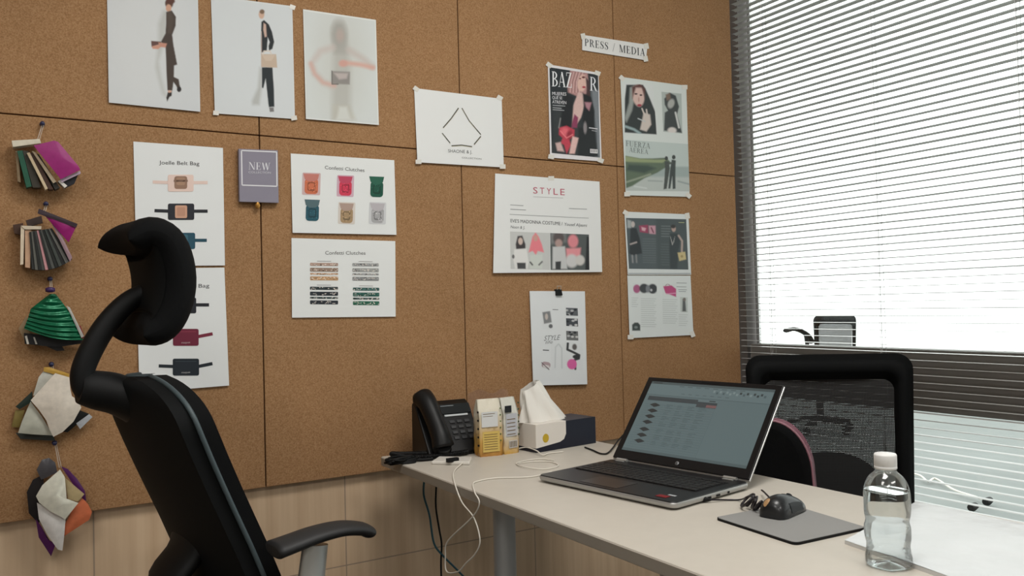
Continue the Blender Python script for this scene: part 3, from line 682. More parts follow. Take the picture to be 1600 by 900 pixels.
R.ell(358, 318, 20, 26, (220, 138, 146), .4).poly([(330, 346), (388, 344), (384, 380), (332, 384)], (226, 150, 156), 8).ell(352, 395, 24, 26, (206, 206, 206), .4).ell(384, 392, 18, 20, (206, 204, 200), .4).poly([(412, 300), (422, 300), (422, 430), (404, 430)], (36, 38, 40), 5)
S.ras(R, 1)
S.build('printed_article', 'large printed article headed STYLE in pink with two group photos', 'printed sheet', None, 'sheets taped on the cork wall', [(276, 72, 0)])

# clipped sheet
S = Sheet(*K7, [(190, 512), (405, 513), (410, 875), (200, 880)], col=(224, 228, 230), off=.004, thick=.0025, tilt=.006)
R = Ras([(236, 588), (276, 590), (278, 662), (238, 660)], 26, 40, (222, 226, 228))
R.poly([(238, 595), (268, 590), (274, 634), (244, 640)], (130, 132, 134), 4).ell(254, 612, 6, 12, (196, 186, 180), .5).ell(270, 649, 8, 8, (104, 106, 108), .4)
S.ras(R, 1)
for y, c in ((591, (96, 100, 104)), (632, (70, 74, 80)), (681, (110, 112, 112))):
    R = Ras([(330, y-14), (376, y-12), (377, y+(24 if y == 681 else 18)), (331, y+(22 if y == 681 else 16))], 30, 26, c)
    rs = random.Random(y)
    for k in range(7): R.ell(333+rs.random()*40, y-8+rs.random()*24, 6, 4, rs.choice(((190, 192, 194), (40, 44, 50), (206, 206, 206))), .6)
    S.ras(R, 1)
R = Ras([(325, 712), (392, 714), (392, 822), (326, 820)], 44, 64, (222, 226, 228))
R.line([(336, 716), (334, 740), (352, 748), (380, 762), (378, 775), (362, 780), (364, 815)], 9, (60, 62, 64), 3).ell(362, 730, 9, 12, (100, 96, 94), .5).ell(351, 797, 19, 20, (216, 100, 162), .2).ell(368, 768, 14, 8, (50, 52, 54), .3)
S.ras(R, 1)
R = Ras([(270, 716), (325, 716), (325, 820), (270, 820)], 34, 60, (222, 226, 228))
R.line([(285, 810), (288, 730), (300, 718), (312, 735), (312, 812)], 4, (196, 202, 204), 4)
S.ras(R, 1)
S.text('STYLE', (242, 706), (302, 702), 20, (120, 124, 126), 2, slant=.3); S.text('life', (248, 718), (276, 716), 12, (130, 134, 136), 2, slant=.3)
S.bar(238, 742, 262, 743, 3.5, (90, 92, 94), 2); S.bar(278, 584, 300, 585, 2.5, (120, 122, 124), 2)
S.rr(250, 800, 34, 24, 10, (176, 156, 160), 10, 2); S.rr(250, 806, 26, 12, 5, (216, 212, 212), 10, 3); S.bar(232, 790, 262, 818, 3, (110, 100, 104), 4)
o = S.build('printed_sheet', 'stack of white sheets hanging from a black binder clip over the tissues', 'printed sheet')
q = wp(870.5, 456, .014)-o.location
b = MB(); b.prism([q+Vector((-.012, 0, -.012)), q+Vector((.012, 0, -.012)), q+Vector((.012, .006, .008)), q+Vector((-.012, .006, .008))], (0, .008, 0))
c_ = b.build('binder_clip', M_BLACK, o, bevel=.001)
MB().tube([q+Vector((-.006, .004, .006)), q+Vector((-.008, .002, .018)), q+Vector((.008, .002, .018)), q+Vector((.006, .004, .006))], .001, 6).build('clip_handle', M_SILVER, c_)

# the two spreads by the window
K9 = ((940, 310), 3.0)
S = Sheet(*K9, [(105, 62), (405, 75), (415, 358), (118, 358)], col=(216, 222, 222), tilt=.003)
R = Ras([(112, 92), (394, 98), (402, 334), (124, 330)], 100, 84, (66, 76, 78))
R.poly([(112, 90), (250, 94), (255, 335), (122, 332)], (76, 86, 90), 20)
R.ell(144, 122, 9, 14, (190, 182, 178), .4).poly([(118, 100), (136, 105), (136, 140), (118, 138)], (166, 172, 172), 8).poly([(132, 140), (160, 140), (176, 190), (186, 258), (140, 268), (126, 258), (130, 190)], (36, 42, 46), 6).line([(132, 215), (160, 206)], 7, (170, 160, 158), 4).line([(140, 268), (142, 300)], 6, (150, 150, 150), 6).line([(158, 266), (160, 300)], 6, (140, 140, 140), 6)
R.poly([(172, 128), (214, 124), (216, 164), (176, 158)], (150, 60, 90), 5).poly([(218, 128), (250, 128), (250, 168), (220, 166)], (196, 150, 164), 5).poly([(184, 134), (206, 140), (200, 154), (186, 150)], (214, 170, 180), 5).line([(230, 138), (240, 160)], 6, (110, 50, 70), 4)
for k in range(11): R.line([(190, 190+k*11), (250, 191+k*11)], 3, (110, 120, 122), 3, .6)
for k in range(5): R.line([(278, 130+k*12), (318, 131+k*12)], 4, (120, 128, 130), 3, .7)
for k in range(9): R.line([(276, 215+k*12), (312, 216+k*12)], 3, (96, 106, 108), 3, .6)
R.ell(335, 142, 10, 15, (176, 150, 140), .4).ell(333, 132, 11, 9, (40, 36, 36), .5).poly([(316, 165), (352, 165), (364, 200), (356, 250), (350, 330), (318, 330), (314, 240)], (40, 50, 54), 8).poly([(318, 175), (330, 215), (340, 180), (335, 205), (328, 220)], (206, 204, 200), 3).line([(358, 175), (374, 200), (372, 250)], 9, (176, 158, 150), 4)
R.poly([(352, 255), (388, 250), (392, 286), (360, 294)], (198, 182, 132), 4).ell(372, 272, 6, 6, (160, 140, 90), .5)
S.ras(R, 1); S.bar(120, 352, 412, 352, 3, (130, 136, 136), 2); S.bar(358, 113, 385, 114, 3, (170, 176, 130), 3)
S.build('magazine_page', 'dark magazine spread with two standing figures and a yellow handbag', 'magazine page', M_PRINTG, 'magazine pages beside the window', [(112, 68, 30), (400, 82, 80)])
S = Sheet(*K9, [(119, 361), (415, 362), (425, 640), (126, 655)], col=(218, 224, 223), tilt=.004)
R = Ras([(144, 396), (256, 398), (256, 448), (146, 448)], 44, 22, (214, 220, 220))
R.ell(162, 424, 17, 20, (170, 90, 130), .3).ell(196, 422, 22, 22, (56, 60, 64), .3).ell(236, 424, 22, 23, (48, 52, 56), .3).ell(214, 424, 10, 18, (120, 124, 130), .5).ell(230, 430, 5, 6, (190, 192, 196), .5)
S.ras(R, 1)
R = Ras([(282, 400), (350, 402), (350, 464), (284, 462)], 36, 30, (216, 222, 221))
R.poly([(286, 412), (325, 408), (346, 424), (346, 462), (320, 452), (296, 444)], (186, 66, 122), 4).line([(300, 448), (346, 444)], 4, (220, 160, 190), 3).line([(296, 410), (306, 400), (318, 408)], 3, (150, 120, 130), 3)
S.ras(R, 1)
R = Ras([(364, 462), (400, 464), (400, 534), (366, 532)], 24, 36, (196, 204, 200))
R.poly([(376, 472), (388, 468), (392, 530), (374, 530)], (84, 88, 88), 6).ell(384, 474, 7, 8, (120, 110, 104), .5)
S.ras(R, 1)
R = Ras([(134, 578), (178, 580), (178, 624), (134, 622)], 26, 26, (218, 224, 223))
R.poly([(138, 592), (150, 582), (166, 582), (176, 594), (176, 620), (138, 620)], (56, 66, 64), 5).ell(156, 604, 8, 6, (120, 130, 128), .6)
S.ras(R, 1)
for x0, x1, y0, n in ((180, 252, 470, 14), (282, 352, 474, 12), (136, 168, 466, 5), (356, 400, 545, 6)):
    for k in range(n): S.bar(x0, y0+k*10, x1-(k % 3)*5, y0+1+k*10, 3, (196, 203, 202), 2)
for x0, x1, y in ((348, 396, 396), (348, 394, 414), (356, 396, 428), (358, 392, 436)): S.bar(x0, y, x1, y+1, 2.6, (140, 146, 148), 2)
S.build('magazine_page', 'pale magazine spread with bag pictures and columns of small text', 'magazine page', M_PRINTG, 'magazine pages beside the window', [(130, 650, 0), (420, 636, 70)])

# ---------------------------------------------------------------- hanging swatch bundles
_sw = {}
def smat(col, rough=.6):
    k = (col, rough)
    if k not in _sw: _sw[k] = mat('swatch_leather', col, rough, noise=.08, nscale=90)
    return _sw[k]
def bundle(label, oy, pin, cordto, cards, extra=None):
    pts0 = wp(pin[0], pin[1], .02)
    t = thing('swatch_bundle', label, 'swatches', tuple(wp(cordto[0], cordto[1], .02)), 0, 'hanging material swatch bundles')
    base = t.location
    for (pts, col, off, depth, bulge, rough) in cards:
        P = [wp(x/2.5, oy+y/2.5, off) for x, y in pts]
        mb = MB()
        if depth > .004: mb.prism([p-base for p in P], (0, depth, 0)); mb.build('swatch', smat(col, rough), t)
        else:
            c = sum(P, Vector())/len(P); c.y -= bulge; k = len(P); mid = [p*.45+c*.55 for p in P]
            for q in mid: q.y = c.y+bulge*.30
            fr = [p-base for p in P]; md = [p-base for p in mid]; th = Vector((0, .0016, 0))
            vs = fr+md+[c-base]; fs = [(i, (i+1) % k, k+(i+1) % k, k+i) for i in range(k)]+[(k+i, k+(i+1) % k, 2*k) for i in range(k)]
            mb.add(vs, fs, True); n = len(vs)
            mb.add([v+th for v in vs], [f[::-1] for f in fs], True)
            mb.add(fr+[v+th for v in fr], [(i, i+k, (i+1) % k+k, (i+1) % k) for i in range(k)])
            mb.build('swatch', smat(col, rough), t)
    a = wp(*pin, .006)-base; b = wp(*cordto, .016)-base
    MB().tube([a, b], .0009, 6).tube([a+Vector((.003, 0, 0)), b+Vector((.004, -.002, 0))], .0007, 6).build('cord', M_THREAD, t)
    if extra: extra(t, base)
    # push pin, a thing of its own
    p = MB(); M4 = Matrix.Rotation(PI/2, 3, 'X')
    prof = [(.0008, -.006), (.0008, 0), (.0055, .001), (.0055, .0028), (.0028, .0045), (.0028, .010), (.0048, .0125), (.0045, .0145), (.001, .015)]
    rows = [[M4 @ Vector((r*math.cos(2*PI*j/14), r*math.sin(2*PI*j/14), z)) for j in range(14)] for r, z in prof]
    p.grid(rows, cu=True, cap=True); o = p.build('push_pin', M_PIN); o.location = wp(pin[0], pin[1], .002)
    return o
F_, D_ = .0, .03
pins = []
# top bundle: leather book fanned around its ring
c = [([(45, 112), (153, 105), (158, 121), (50, 136)], (216, 208, 188), .040, .030, 0, .5),
     ([(60, 148), (70, 148), (80, 270), (68, 266)], (128, 108, 80), .030, .022, 0, .6),
     ([(66, 150), (86, 148), (122, 286), (102, 291)], (22, 84, 62), .036, .028, 0, .5),
     ([(87, 148), (108, 150), (158, 290), (126, 290)], (54, 50, 40), .034, .026, 0, .6),
     ([(103, 160), (114, 157), (184, 296), (174, 300)], (204, 184, 152), .042, .030, 0, .6),
     ([(116, 158), (130, 160), (205, 298), (188, 298)], (70, 46, 36), .038, .028, 0, .6),
     ([(122, 152), (136, 158), (216, 270), (204, 276)], (206, 188, 160), .044, .030, 0, .6),
     ([(136, 160), (150, 165), (230, 292), (212, 300)], (44, 40, 34), .040, .028, 0, .6),
     ([(222, 268), (232, 264), (258, 286), (248, 294)], (226, 222, 214), .045, .028, 0, .6),
     ([(238, 270), (300, 242), (286, 276), (250, 294)], (24, 26, 34), .040, .012, 0, .4),
     ([(230, 262), (306, 230), (309, 239), (236, 274)], (196, 176, 196), .050, .02, 0, .5),
     ([(128, 136), (206, 117), (222, 122), (300, 215), (306, 228), (232, 264)], (150, 34, 112), .058, .003, .004, .35)]
pins.append(bundle('topmost swatch bundle with a magenta leather card on top', 180, (66, 194.5), (57, 224), c))
# second
c = [([(50, 432), (90, 424), (84, 470), (56, 465)], (70, 46, 34), .02, .015, 0, .6),
     ([(100, 416), (160, 398), (165, 425), (108, 440)], (60, 44, 40), .03, .015, 0, .6),
     ([(80, 438), (160, 440), (158, 452), (96, 452)], (206, 192, 170), .040, .02, 0, .6),
     ([(80, 440), (94, 440), (90, 586), (78, 588)], (212, 196, 172), .038, .03, 0, .6),
     ([(96, 455), (120, 450), (116, 600), (97, 597)], (196, 158, 128), .036, .03, 0, .6)]
cols = [(34, 36, 34), (96, 96, 90), (26, 28, 27), (70, 72, 68), (196, 142, 146), (30, 34, 32), (84, 86, 82), (24, 28, 26), (60, 66, 62), (30, 30, 30), (110, 110, 106), (24, 24, 24)]
for k in range(12):
    t0, t1 = k/12, (k+.92)/12
    xa, xb = 112+88*t0, 112+88*t1; ya, yb = 462-14*t0, 462-14*t1
    xc, xd = 122+156*t0, 122+156*t1; yc, yd = 605+8*math.sin(PI*t0)-38*t0*t0, 605+8*math.sin(PI*t1)-38*t1*t1
    c.append(([(xa, ya), (xb, yb), (xd, yd), (xc, yc)], cols[k], .040+.002*(k % 3), .03, 0, .6))
c += [([(196, 428), (214, 432), (276, 560), (268, 578)], (156, 128, 136), .050, .003, .002, .4),
      ([(150, 378), (295, 436), (262, 504), (196, 430)], (142, 24, 104), .054, .003, .004, .35),
      ([(148, 376), (296, 434), (290, 448), (143, 394)], (48, 32, 42), .058, .003, .001, .5)]
pins.append(bundle('second swatch bundle from the top, dark card edges fanned under a magenta corner', 180, (71.5, 319), (66, 336), c))
# third: green glossy ribbed material
c = [([(72, 832), (104, 782), (118, 870), (92, 876)], (150, 128, 96), .02, .003, .004, .6),
     ([(92, 850), (150, 856), (230, 870), (316, 872), (322, 890), (220, 905), (96, 892)], (26, 26, 28), .028, .012, 0, .5),
     ([(96, 862), (104, 860), (112, 892), (104, 893)], (190, 186, 176), .032, .01, 0, .6),
     ([(128, 866), (134, 866), (144, 893), (137, 893)], (170, 166, 156), .032, .01, 0, .6),
     ([(186, 872), (232, 886), (250, 918), (220, 920), (176, 900)], (24, 22, 24), .024, .01, 0, .5),
     ([(255, 745), (268, 752), (322, 862), (312, 868)], (178, 178, 172), .044, .003, .002, .4),
     ([(296, 820), (310, 822), (325, 868), (312, 872)], (126, 30, 34), .040, .003, .002, .5)]
def green(t, base):
    mb = MB(); gm = mat('green_foil_leather', (12, 98, 66), .22, .35, noise=.25, nscale=40, bump=.3, bscale=120)
    L = [(190, 700), (118, 757), (105, 800), (92, 832)]; Rr = [(214, 700), (262, 762), (296, 822), (322, 876)]
    rows = []
    for i in range(49):
        v = i/48
        def lerp(A, v):
            q = v*3; k = min(int(q), 2); f_ = q-k; return (A[k][0]*(1-f_)+A[k+1][0]*f_, A[k][1]*(1-f_)+A[k+1][1]*f_)
        a, b = lerp(L, v), lerp(Rr, v); row = []
        for j in range(15):
            u = j/14; x = a[0]*(1-u)+b[0]*u; y = a[1]*(1-u)+b[1]*u+26*v*math.sin(PI*u)*(.6 if v > .5 else 1)
            off = .040+.012*math.sin(PI*u)+.0022*math.sin(v*2*PI*8)+.002*math.sin(7*u+3*v)
            row.append(wp(x/2.5, 180+y/2.5, off)-base)
        rows.append(row)
    mb.grid(rows); th = Vector((0, .0015, 0)); mb.grid([[p+th for p in r] for r in rows])
    mb.build('ribbed_swatch', gm, t)
    q = wp(77.5, 453.5, .03)-base
    MB().lathe([(.004, -.006), (.010, -.004), (.010, .004), (.004, .006)], tuple(q), 14).build('ring', mat('purple_ring', (58, 32, 84), .4), t)
pins.append(bundle('third swatch bundle from the top covered by shiny ribbed green material', 180, (78, 436), (78, 456), c, green))
# fourth
c = [([(45, 315), (60, 250), (96, 250), (75, 318)], (126, 110, 56), .012, .003, .003, .6),
     ([(60, 236), (125, 176), (128, 215), (76, 246)], (30, 44, 36), .018, .003, .002, .6),
     ([(60, 338), (150, 340), (205, 346), (216, 370), (80, 362)], (58, 62, 58), .012, .003, .002, .6),
     ([(240, 332), (310, 250), (346, 264), (262, 336)], (22, 24, 26), .016, .004, .002, .5),
     ([(295, 300), (345, 264), (358, 275), (310, 322)], (176, 180, 186), .022, .003, .001, .6),
     ([(128, 192), (150, 120), (176, 88), (218, 104), (180, 190)], (196, 196, 186), .024, .003, .004, .5),
     ([(170, 82), (190, 82), (268, 108), (266, 124), (168, 98)], (192, 152, 66), .028, .003, .002, .5),
     ([(118, 214), (160, 270), (205, 345), (120, 340), (70, 335), (85, 290)], (182, 182, 168), .030, .003, .006, .5),
     ([(212, 104), (266, 120), (270, 165), (276, 192), (302, 210), (312, 236), (282, 290), (240, 330), (205, 348), (190, 320), (178, 285), (150, 245), (118, 208)], (222, 212, 198), .040, .003, .010, .45)]
pins.append(bundle('fourth swatch bundle from the top with a large cream leather piece', 540, (80, 569), (80, 577), c))
# fifth
c = [([(104, 568), (128, 520), (168, 500), (176, 640), (150, 690), (112, 650)], (22, 16, 18), .014, .004, .003, .6),
     ([(142, 480), (162, 442), (190, 434), (214, 452), (222, 490), (160, 520)], (78, 76, 80), .018, .003, .006, .25),
     ([(138, 668), (160, 700), (200, 766), (216, 768), (198, 816), (150, 742)], (82, 20, 86), .018, .003, .003, .35),
     ([(236, 466), (262, 476), (300, 516), (328, 560), (334, 600), (320, 592)], (84, 34, 92), .022, .003, .003, .35),
     ([(318, 588), (340, 610), (355, 640), (345, 670), (290, 706), (244, 736), (250, 690), (280, 630)], (206, 112, 74), .028, .003, .006, .5),
     ([(142, 602), (190, 625), (252, 662), (248, 720), (240, 786), (222, 782), (180, 722), (150, 665)], (222, 218, 214), .036, .003, .008, .4),
     ([(248, 505), (325, 570), (300, 598), (262, 590)], (190, 170, 128), .034, .003, .002, .5),
     ([(230, 472), (248, 500), (256, 590), (300, 600), (250, 662), (190, 630), (150, 598), (138, 574), (162, 532), (200, 498)], (228, 226, 210), .046, .003, .010, .4)]
pins.append(bundle('lowest swatch bundle with white, orange and purple leather over the tiled wall', 540, (85, 691.5), (92, 729), c))
for o, l in zip(pins, ('topmost blue push pin above the swatches', 'blue push pin holding the second swatch bundle', 'blue push pin above the green swatch bundle', 'blue push pin above the cream leather swatches', 'lowest blue push pin above the white and orange swatches')):
    tag(o, l, 'push pin', 'push pins holding the swatches')

# ---------------------------------------------------------------- desk
desk = thing('desk', 'long white office desk with a pale top and round steel legs', 'desk', (1.16, .9, 0))
dx0, dx1, dy0, dy1 = .862, 1.458, .35, 2.085
def L(p): return Vector(p)-desk.location
MB().box(L(((dx0+dx1)/2, (dy0+dy1)/2, .7375)), (dx1-dx0, dy1-dy0, .025)).build('tabletop', M_DESK, desk, bevel=.003)
MB().box(L((dx0-.0006, (dy0+dy1)/2, .7375)), (.0016, dy1-dy0-.01, .019)).build('edge_band', M_DESKEDGE, desk)
for lx in (.925, 1.40):
    for ly in (1.55, .48):
        MB().lathe([(.030, 0), (.030, .012), (.0245, .02), (.0245, .715), (.034, .72), (.034, .7255)], tuple(L((lx, ly, 0))), 28).build('leg', M_LEG, desk)
MB().box(L((1.1625, 1.55, .705)), (.43, .03, .035)).build('crossbar', M_LEG, desk)
MB().box(L((1.1625, .48, .705)), (.43, .03, .035)).build('crossbar', M_LEG, desk)

# ---------------------------------------------------------------- laptop
LA = -1.4166
lap = thing('laptop', 'open black laptop with a silver edge showing a spreadsheet', 'laptop', (1.2657, 1.5965, DESK), LA)
# local: x along the hinge (left to right for its user), -y toward the user
LW, LD = .3868, .250
M_LAPB = mat('laptop_dark_deck', (27, 27, 29), .36)
M_LAPS = mat('laptop_silver', (176, 176, 174), .35, .6)
M_KEY = mat('laptop_key', (16, 16, 17), .5)
def rrect(x0, x1, y0, y1, r, z, n=6):
    out = []
    for cx_, cy_, a0 in ((x1-r, y1-r, 0), (x0+r, y1-r, 90), (x0+r, y0+r, 180), (x1-r, y0+r, 270)):
        for k in range(n+1):
            a = math.radians(a0+90*k/n); out.append(Vector((cx_+r*math.cos(a), cy_+r*math.sin(a), z)))
    return out
mb = MB(); mb.grid([rrect(g, LW-g, -LD+g*1.6, .004-g*.4, .014, z) for g, z in ((.007, .0025), (.002, .004), (.0003, .0075), (0, .013), (.0008, .0146))], cu=True, cap=True)
mb.build('base', M_LAPS, lap)
MB().add(rrect(.002, LW-.002, -LD+.002, 0.0, .012, .0147)+rrect(.003, LW-.003, -LD+.003, 0.0, .012, .0166), [tuple(range(28, 56)), tuple(range(27, -1, -1))]+[(i, (i+1) % 28, (i+1) % 28+28, i+28) for i in range(28)]).build('palm_deck', M_LAPB, lap)
for fx in (.04, LW-.04):
    for fy in (-.03, -LD+.035): MB().lathe([(.008, 0), (.008, .003)], (fx, fy, 0), 14).build('rubber_foot', M_BLACK, lap)
kb = MB().box((LW/2-.005, -.092, .0170), (.345, .108, .0006))
kx, ky = .0185, .0185
kk = MB()
for r in range(6):
    n = 18
    for c_ in range(n):
        if r == 5 and 3 < c_ < 8: continue
        kk.box((LW/2-.005-.345/2+.0115+c_*.0189, -.046-r*.0182, .0183), (.0166, .0155 if r else .010, .0018))
    if r == 5: kk.box((LW/2-.005-.345/2+.0115+5.5*.0189, -.046-r*.0182, .0183), (.073, .0155, .0018))
kbo = kb.build('keyboard_bed', M_KEY, lap); kk.build('keys', mat('keycap', (30, 30, 31), .45), kbo, bevel=.0006, seg=1)
MB().box((LW/2-.02, -.202, .0170), (.105, .068, .0006)).build('touchpad', mat('touchpad', (44, 43, 44), .3), lap)
MB().box((LW-.050, -.222, .0171), (.026, .016, .0006)).build('red_sticker', mat('red_sticker', (120, 22, 28), .4), lap)
MB().box((LW-.040, -.205, .0171), (.018, .007, .0006)).build('silver_sticker', mat('silver_sticker', (170, 175, 178), .4), lap)
for hx in (.035, LW-.045):
    MB().tube([(hx-.016, -.003, .0185), (hx+.016, -.003, .0185)], .0042, 14).build('hinge', M_SILVER, lap)
    MB().box((hx, -.012, .0175), (.026, .006, .002)).build('hinge_cap', M_SILVER, lap, bevel=.0006)
for k, (yy, wd) in enumerate(((-.11, .012), (-.14, .012), (-.075, .006))):
    MB().box((LW+.0003, yy, .008), (.001, wd, .004)).build('port', M_BLACK, lap)
# lid: tilted back
lid = bpy.data.objects.new('lid', None); C.objects.link(lid); lid.parent = lap; lid.location = (0, 0, .018); lid.rotation_euler = (-.6647, 0, 0)
LH = .2381
MB().box((LW/2, .0035, LH/2), (LW, .004, LH)).build('lid_back', M_LAPS, lid, bevel=.002)
MB().box((LW/2, -.0002, LH/2+.001), (LW-.003, .0042, LH-.004)).build('bezel', mat('laptop_bezel', (13, 13, 15), .4, spec=.35), lid, bevel=.0012)
def screen_mat():
    m = bpy.data.materials.new('lit_screen'); m.use_nodes = True; nt = m.node_tree; b = nt.nodes['Principled BSDF']
    a = nt.nodes.new('ShaderNodeAttribute'); a.attribute_name = 'ink'
    b.inputs['Base Color'].default_value = (.02, .02, .02, 1); b.inputs['Roughness'].default_value = .3
    nt.links.new(a.outputs['Color'], b.inputs['Emission Color']); b.inputs['Emission Strength'].default_value = .78
    return m
SX0, SX1, SZ0, SZ1 = .019, LW-.017, .026, LH-.013
class Scr:
    def __init__(s): s.v = []; s.f = []; s.c = []
    def poly(s, pts, col, lay):
        k = len(s.v)
        s.v += [(SX0+(SX1-SX0)*x, -.0024-.00012*lay, SZ1-(SZ1-SZ0)*y) for x, y in pts]; s.f.append(tuple(range(k, k+len(pts)))); s.c.append(rgb(col))
    def rect(s, x0, y0, x1, y1, col, lay=1): s.poly([(x0, y0), (x1, y0), (x1, y1), (x0, y1)], col, lay)
sc = Scr(); sc.rect(0, 0, 1, 1, (90, 108, 110), 0)
sc.rect(0, 0, 1, .035, (66, 80, 82)); sc.rect(0, .035, 1, .19, (96, 114, 116)); sc.rect(0.02, .01, .10, .028, (40, 50, 52), 2)
rs = random.Random(5)
for k in range(16):
    sc.rect(.55+k*.026, .07+.02*(k % 2), .566+k*.026, .10+.02*(k % 2), rs.choice(((44, 56, 58), (70, 86, 90), (120, 136, 136))), 2)
for k in range(8): sc.rect(.26+k*.07, .045, .30+k*.07, .055, (70, 84, 86), 2)
for k in range(7): sc.rect(.30+k*.06, .15, .33+k*.06, .158, (72, 86, 88), 2)
sc.rect(.0, .19, 1, .196, (70, 84, 86), 2)
sc.rect(0.03, .215, .62, .275, (48, 58, 62), 2); sc.rect(.46, .21, .62, .24, (96, 112, 114), 3); sc.rect(.55, .215, .60, .228, (40, 50, 52), 4)
sc.rect(.46, .262, .62, .315, (52, 60, 64), 3); sc.rect(.54, .275, .62, .31, (118, 84, 84), 4)
for k in range(20): sc.rect(.03, .33+k*.032, .61, .333+k*.032, (76, 92, 94), 2)
for k in range(7):
    y = .34+k*.082+(.02 if k > 3 else 0); x = .115
    sc.poly([(x-.045, y), (x-.02, y-.022), (x, y-.03), (x+.025, y-.018), (x+.05, y), (x+.025, y+.016), (x, y+.03), (x-.02, y+.014)], (30, 36, 38), 3)
    for q in range(3):
        for w_ in range(4): sc.rect(.22+w_*.09, y-.02+q*.022, .22+w_*.09+rs.uniform(.03, .07), y-.014+q*.022, (70, 86, 88), 3)
sc.rect(.615, .32, .618, 1, (80, 96, 98), 3); sc.rect(0, .965, 1, 1, (74, 90, 92), 3)
me = bpy.data.meshes.new('screen'); me.from_pydata(sc.v, [], sc.f); ca = me.color_attributes.new('ink', 'FLOAT_COLOR', 'CORNER'); buf = []
for f_, c_ in zip(sc.f, sc.c): buf += list(c_)*len(f_)
ca.data.foreach_set('color', buf); me.materials.append(screen_mat()); o = bpy.data.objects.new('screen', me); C.objects.link(o); o.parent = lid
mb = MB(); prof = [(.0052, 0), (.0052, .0006), (0.0001, .0006)]
mb.grid([[Vector((LW/2+r*math.cos(2*PI*j/20), -.0024-z, .013+r*math.sin(2*PI*j/20))) for j in range(20)] for r, z in prof], cu=True)
lg = mb.build('round_logo', mat('logo_silver', (120, 122, 124), .3, .4), lid)
for dx_, hh in ((-.0016, .0034), (.0016, .0022)):
    MB().box((LW/2+dx_, -.0033, .013+(.0006 if dx_ < 0 else -.0006)), (.0007, .0004, hh*1.4)).build('logo_stroke', M_BLACK, lg)
MB().box((LW/2, -.0024, LH-.007), (.05, .0006, .004)).build('webcam', M_BLACK, lid)
# ---------------------------------------------------------------- mouse mat and mouse
pc = [dp(1117, 812), dp(1243, 853), dp(1355, 828), dp(1230, 790)]
ctr = sum(pc, Vector())/4
def roundpoly(pts, r, n=5):
    out = []
    for i, p in enumerate(pts):
        a = (pts[i-1]-p).normalized(); b = (pts[(i+1) % len(pts)]-p).normalized()
        for k in range(n+1):
            t = k/n; out.append((p+a*r)*(1-t)**2+p*2*t*(1-t)+(p+b*r)*t*t)
    return out
pr = roundpoly([p-ctr for p in pc], .012)
t = thing('mouse_mat', 'grey mouse mat with a black edge on the white desk', 'mouse mat', (ctr.x, ctr.y, DESK))
MB().prism(pr, (0, 0, .0042)).build('mat_base', M_BLACK, t)
MB().prism([p*.985+Vector((0, 0, .0042)) for p in pr], (0, 0, .0006)).build('mat_surface', mat('grey_mat_cloth', (138, 138, 136), .7, bump=.2, bscale=1500), t)
ZM = DESK+.005
md = Vector((-.80, .60, 0)).normalized()      # from palm end to button end, set below
a_, b_ = dp(1192, 800, ZM+.012), dp(1253, 798, ZM+.012)
mc = Vector((1.215, 1.035, ZM)); mang = math.radians(14)
mouse = thing('computer_mouse', 'black computer mouse with a gold logo on the mat', 'computer mouse', tuple(mc), mang)
rows = []; NU, NV = 28, 12
for i in range(NU):
    u = -1+2*i/(NU-1); x = .052*math.sin(u*PI/2); e = math.cos(u*PI/2)
    wd = .030*(max(e, .0))**.42*(1-.10*math.cos(x*45)); hh = (.034*(max(e, 0))**.55)*(1-.26*(x/.052))
    row = []
    for j in range(NV+1):
        a = PI*j/NV; row.append(Vector((x, wd*math.cos(a), .001+hh*math.sin(a)**.8)))
    rows.append(row)
mb = MB(); mb.grid(rows); mb.add([r[0] for r in rows]+[r[-1] for r in rows], [(i, i+1, NU+i+1, NU+i) for i in range(NU-1)])
mb.build('body', mat('mouse_black', (24, 25, 27), .36, coat=.2), mouse)
def mtop(x, y):
    u = math.asin(max(-1, min(1, x/.052)))/(PI/2); e = math.cos(u*PI/2); wd = .030*e**.42*(1-.10*math.cos(x*45)); hh = .034*e**.55*(1-.26*(x/.052)); a = math.acos(max(-1, min(1, y/wd)))
    return .001+hh*math.sin(a)**.8
M_GOLD = mat('gold_logo', (168, 132, 92), .45)
mb = MB(); lx = -.044
mb.grid([[Vector((lx+r*math.cos(2*PI*j/14), .009+r*math.sin(2*PI*j/14), mtop(lx+r*math.cos(2*PI*j/14), .009+r*math.sin(2*PI*j/14))+h)) for j in range(14)] for r, h in ((.006, 0), (.0055, .0006), (.0001, .0008))], cu=True)
mb.build('round_logo', M_GOLD, mouse)
pts = [Vector((x, 0, mtop(x, 0)+.001)) for x in (.018, .024, .030, .036)]
MB().tube(pts, [.0014, .0022, .0022, .0014], 10, side=(0, 1, 0)).build('scroll_wheel', M_BLACK, mouse)
for yy in (-.0006, .0006):
    MB().tube([Vector((x, yy*1.2, mtop(x, 0)+.0002)) for x in (-.002, .010, .018)], .0003, 5).build('button_seam', M_BLACK, mouse)
mb = MB(); sg = [[Vector((x, (.030*math.cos(math.asin(x/.052))**.42*(1-.10*math.cos(x*45))+.0008)*math.cos(a)*sd, .001+(.034*math.cos(math.asin(x/.052))**.55*(1-.26*(x/.052)))*math.sin(a)**.8)) for a in (.12, .3, .5, .65)] for sd in (-1,) for x in (-.02, -.008, .004, .016, .026)]
mb.grid(sg).build('side_grip', mat('mouse_grip', (44, 48, 50), .7), mouse)

